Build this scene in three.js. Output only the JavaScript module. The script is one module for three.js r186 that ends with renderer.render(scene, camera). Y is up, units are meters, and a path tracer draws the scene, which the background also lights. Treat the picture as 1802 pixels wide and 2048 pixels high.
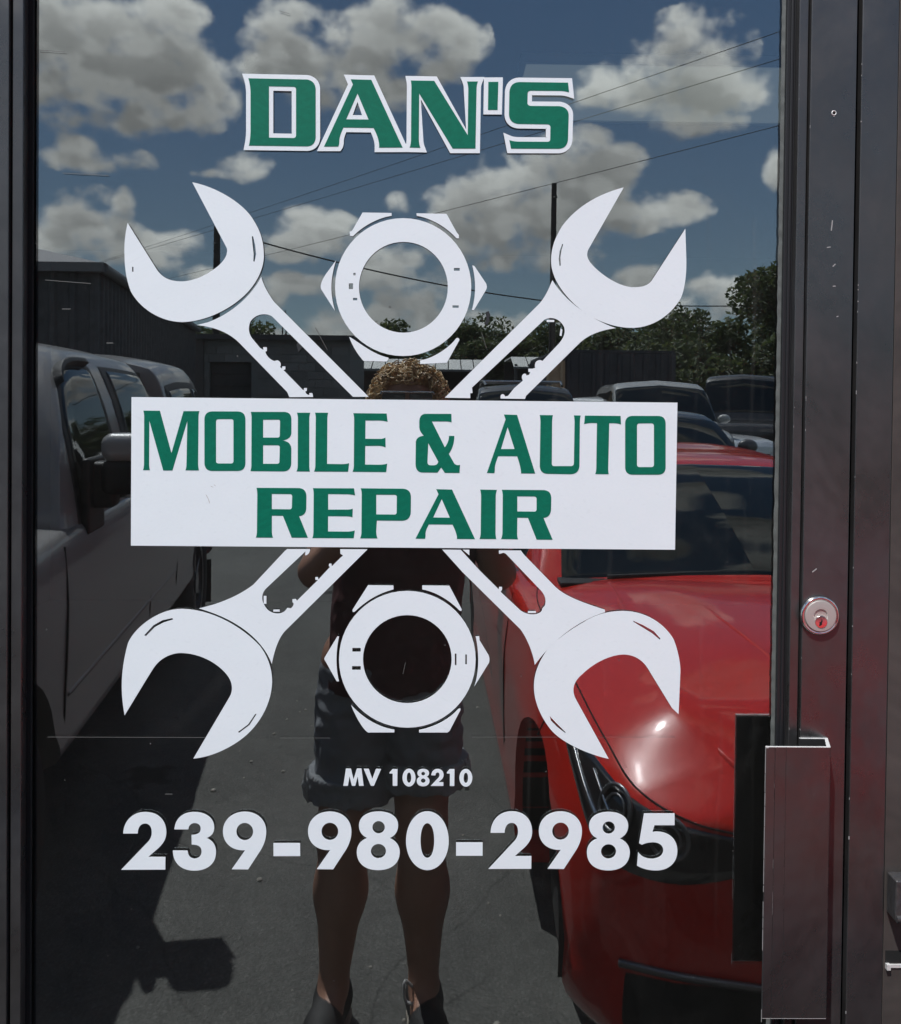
import * as THREE from 'three';
import { RoundedBoxGeometry } from 'three/addons/geometries/RoundedBoxGeometry.js';
import { mergeGeometries, mergeVertices, toCreasedNormals } from 'three/addons/utils/BufferGeometryUtils.js';
import { MarchingCubes } from 'three/addons/objects/MarchingCubes.js';
import { Brush, Evaluator, SUBTRACTION } from 'three-bvh-csg';
import { createNoise3D, createNoise2D } from 'simplex-noise';

// ---------------------------------------------------------------- camera, sky, sun, exposure
const scene = new THREE.Scene();
const camera = new THREE.PerspectiveCamera(59.28, 901 / 1024, 0.02, 400);
camera.position.set(0, 1.6, 0.97);                    // the phone, 97 cm in front of the glass
camera.rotation.set(-0.0150, -0.0117, 0.0102, 'YXZ');
camera.setViewOffset(1802, 2048, 0, 202, 1802, 2048);  // the picture is the lower part of the lens's field
const renderer = new THREE.WebGLRenderer({ antialias: true });
renderer.toneMapping = THREE.LinearToneMapping;
renderer.toneMappingExposure = 1.0;
renderer.shadowMap.enabled = true;

function rng(seed) { let s = seed >>> 0; return () => { s = (s + 0x6d2b79f5) | 0; let t = Math.imul(s ^ (s >>> 15), 1 | s); t = (t + Math.imul(t ^ (t >>> 7), 61 | t)) ^ t; return ((t ^ (t >>> 14)) >>> 0) / 4294967296; }; }
const clamp = (x, a = 0, b = 1) => Math.min(b, Math.max(a, x)), mix = (a, b, t) => a + (b - a) * t, smooth = (a, b, x) => { const t = clamp((x - a) / (b - a)); return t * t * (3 - 2 * t); };
const DEG = Math.PI / 180;
const n3 = createNoise3D(rng(11)), n2 = createNoise2D(rng(23));
function fbm3(x, y, z, oct) { let a = 0.5, s = 0; for (let i = 0; i < oct; i++) { s += a * n3(x, y, z); x *= 2.07; y *= 2.07; z *= 2.07; a *= 0.52; } return s; }

const SUN = new THREE.Vector3(-0.268, 0.85, 0.412).normalize();   // high, behind whoever faces the door, a little to the left
const sun = new THREE.DirectionalLight(new THREE.Color(1.0, 0.995, 0.985), 4.9);
sun.position.copy(SUN).multiplyScalar(60); sun.castShadow = true;
Object.assign(sun.shadow.camera, { left: -25, right: 25, top: 25, bottom: -25, near: 1, far: 140 });
sun.shadow.mapSize.set(2048, 2048); scene.add(sun, sun.target);

// fair-weather cumulus: azimuth from the street's axis (+z) towards +x, elevation, half width, half height, all in degrees
const PUFFS = [[-22.1, 19.8, 3.9, 2.9], [-17.9, 19.4, 4.1, 2.7], [-15.3, 17.4, 2.2, 2], [-19.9, 16.8, 4.6, 2], [-23.6, 17.3, 2.1, 2.8], [-16.5, 21.8, 1.7, 1.3], [-22.9, 21.2, 2.4, 1.2], [-10.2, 22, 1.7, 1.1], [-9, 22.8, 1.2, 0.7], [-7.8, 20.2, 4.1, 2], [-3.7, 20.6, 4.7, 2.3], [0.1, 21.3, 2.4, 1.9], [-2.8, 22.7, 3.2, 1.1], [-5.2, 18.3, 4.1, 1.3], [-10.2, 19.5, 2.2, 1.4], [15.3, 20.2, 3.2, 2.1], [12.9, 18.5, 4.2, 1.5], [17.4, 18, 2.6, 1.2], [15.9, 16.4, 2.3, 1.1], [11.1, 18.2, 2.1, 0.8], [-21.4, 13.4, 2.6, 0.7], [-21.9, 14.1, 1.1, 0.6], [-18.9, 13.6, 1.3, 0.6], [-12.3, 13.7, 1.6, 0.9], [-14.2, 13.2, 1, 0.3], [-20.9, 10.3, 2.2, 1.4], [-22.8, 8.9, 2, 1.6], [-19.1, 11.2, 0.7, 0.8], [-16.6, 9, 1.8, 0.8], [-17.8, 8, 1.7, 0.9], [-20.4, 8.8, 2.8, 1.4], [-8.3, 10.1, 2.8, 1.3], [-10.1, 9, 1.7, 0.9], [-7.3, 9.1, 2.5, 1.2], [-8.9, 6.9, 1.6, 0.8], [8.4, 14.7, 2.5, 1.6], [6.5, 13.2, 2.8, 2.1], [10.5, 13.7, 2.4, 1.6], [2.4, 12.8, 1.7, 1.8], [2.4, 10.5, 3.8, 1.8], [6.5, 10.8, 4, 1.7], [12.7, 11.4, 3.3, 1.2], [15.1, 11.2, 1.3, 0.9], [-2.7, 11.9, 0.9, 0.7], [0.5, 11.7, 1.9, 1.2], [9.3, 11.1, 3.7, 1.5], [5.6, 8.7, 3.8, 0.9], [-2.6, 7.4, 3.5, 1.5], [-3.9, 8.6, 2.2, 1.2], [-7.3, 6.8, 1.9, 0.8], [-1.7, 5.8, 2.9, 0.8], [19, 6, 2.8, 1.2], [16.9, 6.4, 1.7, 1.1], [12.5, 7.4, 1.8, 0.8], [9.7, 6.5, 2.2, 0.8], [20.3, 13.4, 0.6, 1.1], [14, 5.2, 3.3, 0.9], [10.3, 5.1, 2.8, 0.8], [-5.8, 4.8, 3.8, 0.9], [-8.2, 3.5, 4.1, 0.7], [0.6, 4.6, 3.5, 0.8], [3.8, 4.9, 2.5, 0.7], [-11.3, 5.9, 1.8, 0.6], [-13.7, 7, 2.4, 0.8]];
function makeSky() {
  const W = 4096, H = 2048, data = new Float32Array(W * H * 4), rnd = rng(5), R0 = H / 2, RH = 1024;
  const puffs = PUFFS.slice();
  for (let k = 0; k < 150; k++) {                       // the same kind of cloud over the rest of the sky
    const a = rnd() * 360 - 180, e = 6 + Math.asin(rnd()) / DEG * 0.86, big = 0.5 + rnd();
    if (Math.abs(a) < 31 && e < 28) continue;
    const st = 1 / Math.max(0.25, Math.cos(e * DEG)), n = 3 + Math.floor(rnd() * 5);
    for (let j = 0; j < n; j++) puffs.push([a + (rnd() - 0.5) * 9 * big * st, e + (rnd() - 0.3) * 3.2 * big, (1.6 + rnd() * 2.6) * big * st, (1 + rnd() * 1.6) * big]);
  }
  const F = new Float32Array(W * RH);
  for (const [a, e, ra, re] of puffs) {
    const cx = ((90 - a) / 360 + 0.5) * W, cy = e / 180 * H, rx = ra / 360 * W * 1.34, ry = re / 180 * H * 1.34;
    for (let y = Math.max(0, Math.floor(cy - ry)); y < Math.min(RH, cy + ry); y++) for (let x = Math.floor(cx - rx); x < cx + rx; x++) {
      const dx = (x - cx) / rx, dy = (y - cy) / ry, q = 1 - dx * dx - dy * dy * (dy < 0 ? 1.5 : 1);
      if (q > 0) { const i = y * W + ((x % W) + W) % W; F[i] = 1 - (1 - F[i]) * (1 - 0.8 * q); }
    }
  }
  const D = new Float32Array(W * RH), G = new Float32Array(W * RH);
  for (let y = 0; y < RH; y++) {
    const el = (y + 0.5) / H * Math.PI, ce = Math.cos(el), se = Math.sin(el);
    for (let x = 0; x < W; x++) {
      const i = y * W + x;
      if (F[i] <= 0.02) continue;
      const az = ((x + 0.5) / W - 0.5) * 2 * Math.PI, dx = Math.cos(az) * ce, dz = Math.sin(az) * ce;
      const w = n3(dx * 9, se * 9, dz * 9 + 5) * 0.012;
      const f = fbm3(dx * 15 + w, se * 19, dz * 15 - w, 6);
      G[i] = fbm3(dx * 13 + 7, se * 17, dz * 13, 3);
      D[i] = smooth(0.06, 0.88, F[i] * 1.06 + f * 1.0 + 0.0);
    }
  }
  for (let y = 0; y < H; y++) for (let x = 0; x < W; x++) {
    const o = (y * W + x) * 4, k = y - R0;
    data[o + 3] = 1;
    if (k < 0) { data[o] = 0.16; data[o + 1] = 0.15; data[o + 2] = 0.14; continue; }
    const e = (k + 0.5) / RH * 90, t = Math.pow(clamp(e / 60), 0.6);
    const h = Math.exp(-e / 7);
    let r = mix(0.185, 0.07, t) + 0.36 * h, g = mix(0.31, 0.155, t) + 0.42 * h, b = mix(0.52, 0.34, t) + 0.20 * h;
    const d = D[k * W + x];
    if (d > 0) {
      const at = (s) => { const q = Math.min(RH - 1, k + s) * W + x; return 0.55 * F[q] + 0.45 * D[q]; }, i = k * W + x;
      let depth = 0;
      for (const s of [6, 14, 24, 36, 50]) depth += at(s);
      const lit = Math.exp(-depth * 0.40), gu = Math.min(RH - 1, k + 9) * W + ((x - 5) + W) % W;
      const relief = clamp((G[i] - G[gu]) * 1.5, -0.22, 0.3) * (D[gu] > 0 ? 1 : 0.2), base = smooth(0.15, 1, d);
      let v = 0.46 + 1.02 * lit + relief * 0.40 + 0.05 * G[i] * (1 - lit) - 0.10 * base * (1 - lit);
      v = clamp(v, 0.34, 1.4);
      const al = d * 0.96, hz = Math.exp(-e / 5) * 0.45;
      const cr = mix(v * 0.985, 0.50, hz), cg = mix(v * 0.995, 0.55, hz), cb = mix(v * 0.965, 0.60, hz);
      r = mix(r, cr, al); g = mix(g, cg, al); b = mix(b, cb, al);
    }
    data[o] = r; data[o + 1] = g; data[o + 2] = b;
  }
  const t = new THREE.DataTexture(data, W, H, THREE.RGBAFormat, THREE.FloatType);
  t.mapping = THREE.EquirectangularReflectionMapping; t.magFilter = t.minFilter = THREE.LinearFilter; t.needsUpdate = true;
  return t;
}
scene.background = makeSky(); scene.environment = scene.background;

// ---------------------------------------------------------------- helpers
const used = new Map();
function numbered(n) { const k = used.get(n) ?? 0; used.set(n, k + 1); return k ? n + '_' + String(k).padStart(3, '0') : n; }
function thing(name, label, category, pos = [0, 0, 0], group) {
  const o = new THREE.Group(); o.name = numbered(name); o.position.set(...pos); o.userData = { label, category };
  if (group) o.userData.group = group;
  scene.add(o); return o;
}
function part(name, geo, mat, parent, label) {
  const m = new THREE.Mesh(Array.isArray(geo) ? (geo.length > 1 ? merged(geo) : geo[0]) : geo, mat);
  m.name = name; m.castShadow = m.receiveShadow = true; if (label) m.userData.label = label;
  parent.add(m); return m;
}
function struct(name, geo, mat) { const m = part(numbered(name), geo, mat, scene); m.userData.kind = 'structure'; return m; }
function merged(list) { return mergeGeometries(list.map((g) => { g = g.index ? g.toNonIndexed() : g; for (const k of Object.keys(g.attributes)) if (!['position', 'normal', 'uv'].includes(k)) g.deleteAttribute(k); return g; })); }
function box(w, h, d, x = 0, y = 0, z = 0) { return new THREE.BoxGeometry(w, h, d).translate(x, y, z); }
function rbox(w, h, d, x, y, z, r = 0.004, s = 2) { return new RoundedBoxGeometry(w, h, d, s, Math.min(r, w / 2.01, h / 2.01, d / 2.01)).translate(x, y, z); }
function span(x0, x1, y0, y1, z0, z1, r = 0) { return r ? rbox(x1 - x0, y1 - y0, z1 - z0, (x0 + x1) / 2, (y0 + y1) / 2, (z0 + z1) / 2, r) : box(x1 - x0, y1 - y0, z1 - z0, (x0 + x1) / 2, (y0 + y1) / 2, (z0 + z1) / 2); }
const V = (x, y, z) => new THREE.Vector3(x, y, z);
function tube(points, r, seg = 24, rad = 6, closed = false) { return new THREE.TubeGeometry(new THREE.CatmullRomCurve3(points.map((p) => (p.isVector3 ? p : V(...p))), closed), seg, r, rad, closed); }
function rod(a, b, r, r2 = r, n = 10) {
  a = a.isVector3 ? a : V(...a); b = b.isVector3 ? b : V(...b);
  const d = b.clone().sub(a), g = new THREE.CylinderGeometry(r2, r, d.length(), n);
  g.applyQuaternion(new THREE.Quaternion().setFromUnitVectors(V(0, 1, 0), d.normalize())); g.translate((a.x + b.x) / 2, (a.y + b.y) / 2, (a.z + b.z) / 2); return g;
}
function meshOf(pos, idx, uv) {
  const g = new THREE.BufferGeometry(); g.setAttribute('position', new THREE.Float32BufferAttribute(pos, 3)); g.setIndex(idx);
  g.setAttribute('uv', new THREE.Float32BufferAttribute(uv ?? new Array(pos.length / 3 * 2).fill(0), 2)); g.computeVertexNormals(); return g;
}
function tex(w, h, fn, srgb = true) {                               // fn(u, v, i, j) -> [r, g, b] from 0 to 1
  const d = new Uint8Array(w * h * 4);
  for (let j = 0; j < h; j++) for (let i = 0; i < w; i++) { const c = fn(i / w, j / h, i, j), o = (j * w + i) * 4; d[o] = clamp(c[0]) * 255; d[o + 1] = clamp(c[1]) * 255; d[o + 2] = clamp(c[2]) * 255; d[o + 3] = 255; }
  const t = new THREE.DataTexture(d, w, h); t.wrapS = t.wrapT = THREE.RepeatWrapping; t.magFilter = THREE.LinearFilter; t.minFilter = THREE.LinearMipmapLinearFilter; t.generateMipmaps = true;
  if (srgb) t.colorSpace = THREE.SRGBColorSpace; t.needsUpdate = true; return t;
}
const tile = (u, v, f, s) => { const a = u * 2 * Math.PI, b = v * 2 * Math.PI, R = f / (2 * Math.PI); return n3(Math.cos(a) * R + s, Math.sin(a) * R + Math.cos(b) * R * 1.7, Math.sin(b) * R * 1.7 - s); };
const std = (o) => new THREE.MeshStandardMaterial(o), phy = (o) => new THREE.MeshPhysicalMaterial(o);
const rgb = (r, g, b) => new THREE.Color().setRGB(r, g, b);
function metres(g, s = 1) {                                          // box-projected uv in metres
  g = g.index ? g.toNonIndexed() : g; if (!g.attributes.normal) g.computeVertexNormals();
  const p = g.attributes.position, n = g.attributes.normal, uv = new Float32Array(p.count * 2);
  for (let i = 0; i < p.count; i++) {
    const ax = Math.abs(n.getX(i)), ay = Math.abs(n.getY(i)), az = Math.abs(n.getZ(i)), x = p.getX(i), y = p.getY(i), z = p.getZ(i);
    const [u, v] = ay >= ax && ay >= az ? [x, z] : ax >= az ? [z, y] : [x, y];
    uv[i * 2] = u * s; uv[i * 2 + 1] = v * s;
  }
  g.setAttribute('uv', new THREE.BufferAttribute(uv, 2)); return g;
}

// ---------------------------------------------------------------- materials
const bronzeTex = tex(512, 1024, (u, v) => {
  const a = tile(u, v, 3, 1), b = tile(u, v, 9, 4), c = tile(u, v, 40, 8), f = tile(u, v, 130, 12);
  const k = 0.178 + 0.022 * a + 0.014 * b + 0.008 * c + 0.006 * f, w = 0.5 + 0.5 * tile(u, v, 4, 20);
  return [k * mix(0.99, 1.05, w), k * mix(1.0, 0.995, w), k * mix(1.06, 0.97, w)];
});
const bronzeRough = tex(512, 512, (u, v) => { const k = 0.34 + 0.09 * tile(u, v, 6, 3) + 0.05 * tile(u, v, 30, 9) + 0.02 * tile(u, v, 120, 2); return [k, k, k]; }, false);
const M = {
  bronze: phy({ map: bronzeTex, roughnessMap: bronzeRough, roughness: 1, metalness: 0, ior: 1.9 }),
  bare: std({ color: rgb(0.72, 0.71, 0.70), roughness: 0.5, metalness: 0.35 }),
  worn: std({ color: rgb(0.36, 0.35, 0.345), roughness: 0.6, metalness: 0.2 }),
  rubber: std({ color: rgb(0.012, 0.012, 0.014), roughness: 0.5 }),
  seal: std({ color: rgb(0.10, 0.105, 0.10), roughness: 0.4 }),
  dark: std({ color: rgb(0.004, 0.004, 0.004), roughness: 0.9 }),
  white: std({ map: tex(512, 512, (u, v) => { const k = 0.908 + 0.004 * tile(u, v, 5, 5) + 0.003 * tile(u, v, 60, 6), s = smooth(0.72, 0.95, tile(u, v, 26, 40)) * 0.012; return [k - 0.008 - s, k + 0.016 - s, k + 0.034 - s]; }), roughness: 0.42 }),
  backing: std({ color: rgb(0.025, 0.025, 0.027), roughness: 0.8 }),
  green: phy({ map: tex(256, 256, (u, v) => { const k = 1 + 0.05 * tile(u, v, 70, 2) + 0.03 * tile(u, v, 12, 3); return [0.0, 0.420 * k, 0.330 * k]; }), roughness: 0.5, specularIntensity: 0.5 }),
  steel: std({ color: rgb(0.66, 0.62, 0.58), roughness: 0.3, metalness: 1 }),
  polish: std({ color: rgb(0.78, 0.76, 0.74), roughness: 0.13, metalness: 1 }),
  glass: phy({ color: rgb(0.95, 0.96, 0.95), transmission: 1, thickness: 0, roughness: 0, ior: 1.66 }),
  film: std({ color: rgb(0.93, 0.97, 1.0), metalness: 1, roughness: 0, transparent: true, opacity: 0.34, side: THREE.DoubleSide }),
  asphalt: null,
};
for (const t of [bronzeTex, bronzeRough]) t.repeat.set(1.6, 0.8);
{ const b = tex(512, 512, (u, v) => { const k = 0.5 + 0.25 * tile(u, v, 60, 4) + 0.2 * tile(u, v, 9, 8) + 0.12 * tile(u, v, 130, 1); return [k, k, k]; }, false); b.repeat.set(3.3, 3.3); for (const m of [M.white, M.green]) { m.bumpMap = b; m.bumpScale = 0.00003; } }
M.white.map.repeat.set(3, 3); M.green.map.repeat.set(8, 8);

// ---------------------------------------------------------------- the ground outside and the building the door belongs to
{
  const grain = (u, v) => { const st = tile(u, v, 210, 1), st2 = tile(u, v, 110, 7), mid = tile(u, v, 26, 9); let k = 0.03 * mid + 0.05 * st + 0.035 * st2; if (st > 0.52) k += 0.09; if (st2 < -0.5) k -= 0.07; return k; };
  const T = tex(1024, 1024, (u, v) => { const k = 0.315 + 0.022 * tile(u, v, 7, 3) + grain(u, v); return [k * 0.995, k, k * 0.965]; });
  const B = tex(1024, 1024, (u, v) => { const k = 0.5 + 0.3 * tile(u, v, 210, 1) + 0.15 * tile(u, v, 110, 7) + 0.1 * tile(u, v, 26, 9); return [k, k, k]; }, false);
  T.repeat.set(0.55, 0.55); B.repeat.set(0.55, 0.55);
  M.asphalt = std({ map: T, bumpMap: B, bumpScale: 0.004, roughness: 0.92 });
  struct('ground', metres(new THREE.PlaneGeometry(300, 300, 1, 1).rotateX(-Math.PI / 2).translate(0, -0.004, 100)), M.asphalt);
  // the parking bay by the door, 8 m square: stones, worn tracks, oil spots and hairline cracks
  const rs = rng(61), spots = [], cracks = [];
  for (let k = 0; k < 26; k++) spots.push([-3 + rs() * 5, 0.4 + rs() * 7, 0.02 + rs() * rs() * 0.22, rs()]);
  for (let k = 0; k < 5; k++) { let x = -3 + rs() * 5, z = 0.6 + rs() * 3, a = rs() * 6.28; for (let q = 0; q < 26; q++) { const x2 = x + Math.cos(a) * 0.07, z2 = z + Math.sin(a) * 0.07; cracks.push([x, z, x2, z2]); x = x2; z = z2; a += (rs() - 0.5) * 0.9; } }
  const N = 2048, dark = new Float32Array(N * N);
  const put = (x, z, r, f) => { const cx = (x + 4) / 8 * N, cy = z / 8 * N, R = r / 8 * N; for (let j = Math.max(0, Math.floor(cy - R)); j < Math.min(N, cy + R + 1); j++) for (let i = Math.max(0, Math.floor(cx - R)); i < Math.min(N, cx + R + 1); i++) { const d = Math.hypot(i - cx, j - cy) / R; if (d < 1) dark[j * N + i] = Math.max(dark[j * N + i], f(d, i, j)); } };
  for (const [x, z, r, s] of spots) put(x, z, r, (d, i, j) => (0.10 + 0.10 * s) * smooth(1, 0.5, d + 0.35 * n2(i * 0.03, j * 0.03)));
  for (const [x, z, x2, z2] of cracks) for (let t = 0; t < 1; t += 0.05) put(mix(x, x2, t), mix(z, z2, t), 0.0075, (d) => 0.075 * (1 - d));
  const lot = tex(N, N, (u, v, i, j) => { const x = u * 8 - 4, z = v * 8, k = 0.318 + 0.020 * n2(x * 0.9, z * 0.9) + 0.014 * n2(x * 3.1, z * 3.1) + 0.020 * n2(x * 13, z * 13) + 0.042 * n2(x * 61, z * 61) + 0.05 * n2(x * 120 + 9, z * 120) + (n2(x * 95, z * 95 + 40) > 0.66 ? 0.10 : 0) - dark[j * N + i]; return [k * 0.997, k, k * 0.965]; });
  lot.repeat.set(1 / 8, 1 / 8); lot.offset.set(0.5, 0);
  struct('parking_lot', metres(new THREE.PlaneGeometry(8, 7.98).rotateX(-Math.PI / 2).translate(0, 0, 4.005)), std({ map: lot, bumpMap: B, bumpScale: 0.004, roughness: 0.92 }));
  const rnd = rng(3), peb = [];
  for (let k = 0; k < 90; k++) { const s = 0.003 + rnd() * rnd() * 0.012, g = new THREE.IcosahedronGeometry(s, 0); g.scale(1, 0.6, 0.8 + rnd() * 0.4).rotateY(rnd() * 6).translate(-1.0 + rnd() * 1.5, s * 0.3, 0.5 + rnd() * 4); peb.push(g); }
  const p = part(numbered('gravel'), peb, std({ color: rgb(0.35, 0.33, 0.29), roughness: 0.9 }), scene); p.userData = { kind: 'stuff', label: 'loose pale pebbles scattered on the asphalt before the door', category: 'gravel' };
}
const wallMat = std({ map: tex(256, 256, (u, v) => { const k = 0.29 + 0.03 * tile(u, v, 5, 1) + 0.02 * tile(u, v, 40, 2); return [k * 1.03, k * 0.99, k * 0.96]; }), roughness: 0.8 });
struct('wall', [span(-4.5, -0.575, 0, 3.3, -0.16, 0.012), span(0.6, 4.5, 0, 3.3, -0.16, 0.012), span(-0.575, 0.6, 2.33, 3.3, -0.16, 0.012)].map((g) => metres(g)), wallMat);
{
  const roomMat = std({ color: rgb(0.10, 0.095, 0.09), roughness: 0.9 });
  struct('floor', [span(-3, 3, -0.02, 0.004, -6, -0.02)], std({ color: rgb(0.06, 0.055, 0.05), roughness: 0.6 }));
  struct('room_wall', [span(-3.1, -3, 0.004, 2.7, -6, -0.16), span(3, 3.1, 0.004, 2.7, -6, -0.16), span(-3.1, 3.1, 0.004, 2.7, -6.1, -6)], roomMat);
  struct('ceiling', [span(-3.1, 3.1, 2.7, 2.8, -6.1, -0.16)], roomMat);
  const t = thing('ceiling_light', 'pale rectangular ceiling light panel glowing faintly inside, seen through the upper right of the glass', 'ceiling light', [0.86, 2.7, -2.22]);
  part('frame', [span(-0.61, 0.61, -0.03, 0, -0.31, -0.295), span(-0.61, 0.61, -0.03, 0, 0.295, 0.31), span(-0.61, -0.595, -0.03, 0, -0.295, 0.295), span(0.595, 0.61, -0.03, 0, -0.295, 0.295)], std({ color: rgb(0.6, 0.6, 0.58), roughness: 0.5 }), t);
  part('diffuser', span(-0.595, 0.595, -0.024, -0.004, -0.295, 0.295), std({ color: rgb(0.6, 0.6, 0.58), roughness: 0.6, emissive: rgb(0.085, 0.095, 0.085), emissiveIntensity: 1 }), t);
  const l = new THREE.RectAreaLight(rgb(0.9, 1, 0.9), 0.1, 1.18, 0.58); l.position.set(0.86, 2.668, -2.22); l.rotation.x = -Math.PI / 2; scene.add(l);
}
{ // fixed frame round the door and the strip of cladding beside it
  const f = thing('door_frame', 'dark bronze aluminium frame post to the right of the glass door', 'door frame');
  part('jamb', metres(span(0.4415, 0.4806, 0, 2.33, -0.09, 0.020, 0.0012)), M.bronze, f);
  part('jamb', metres(span(-0.575, -0.509, 0, 2.33, -0.09, 0.020, 0.0012)), M.bronze, f);
  part('head', metres(span(-0.507, 0.4395, 2.252, 2.33, -0.09, 0.020, 0.0012)), M.bronze, f);
  part('backing', span(0.4300, 0.4413, 0, 2.25, -0.06, -0.045), M.dark, f);
  part('stop', [span(0.4809, 0.4822, 0, 2.33, -0.09, 0.004)], M.dark, f);
  const rnd = rng(17), chips = [];
  for (let k = 0; k < 16; k++) { const y = 0.93 + Math.pow(rnd(), 1.6) * 1.1, w = 0.0003 + rnd() * rnd() * 0.0013; chips.push(span(0.4414, 0.4414 + w, y, y + 0.0008 + rnd() * rnd() * 0.007, 0.0192, 0.02008)); }
  part('worn_edge', chips, M.worn, f);
  const w = thing('wall_trim', 'brown painted trim strip at the right edge, with a clamp near the bottom', 'trim');
  part('trim_board', metres(span(0.4823, 0.6, 0, 2.5, -0.05, 0.017, 0.001)), std({ map: wallMat.map, color: rgb(0.75, 0.68, 0.66), roughness: 0.6 }), w);
  part('clamp', [rbox(0.05, 0.044, 0.02, 0.5095, 1.0745, 0.027, 0.002), rod([0.4855, 1.056, 0.036], [0.53, 1.056, 0.036], 0.004)], std({ map: bronzeTex, color: rgb(2.2, 2.2, 2.2), roughness: 0.35, metalness: 0.3 }), w, 'grey metal clamp on the brown trim');
  part('slot', span(0.4845, 0.534, 0.9975, 1.0105, 0.0165, 0.0175), M.dark, w);
  part('ledge', [span(0.4845, 0.4885, 0.9915, 0.9972, 0.0168, 0.0215), span(0.4885, 0.534, 0.9925, 0.9960, 0.0168, 0.0185)], M.bare, w);
}

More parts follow.
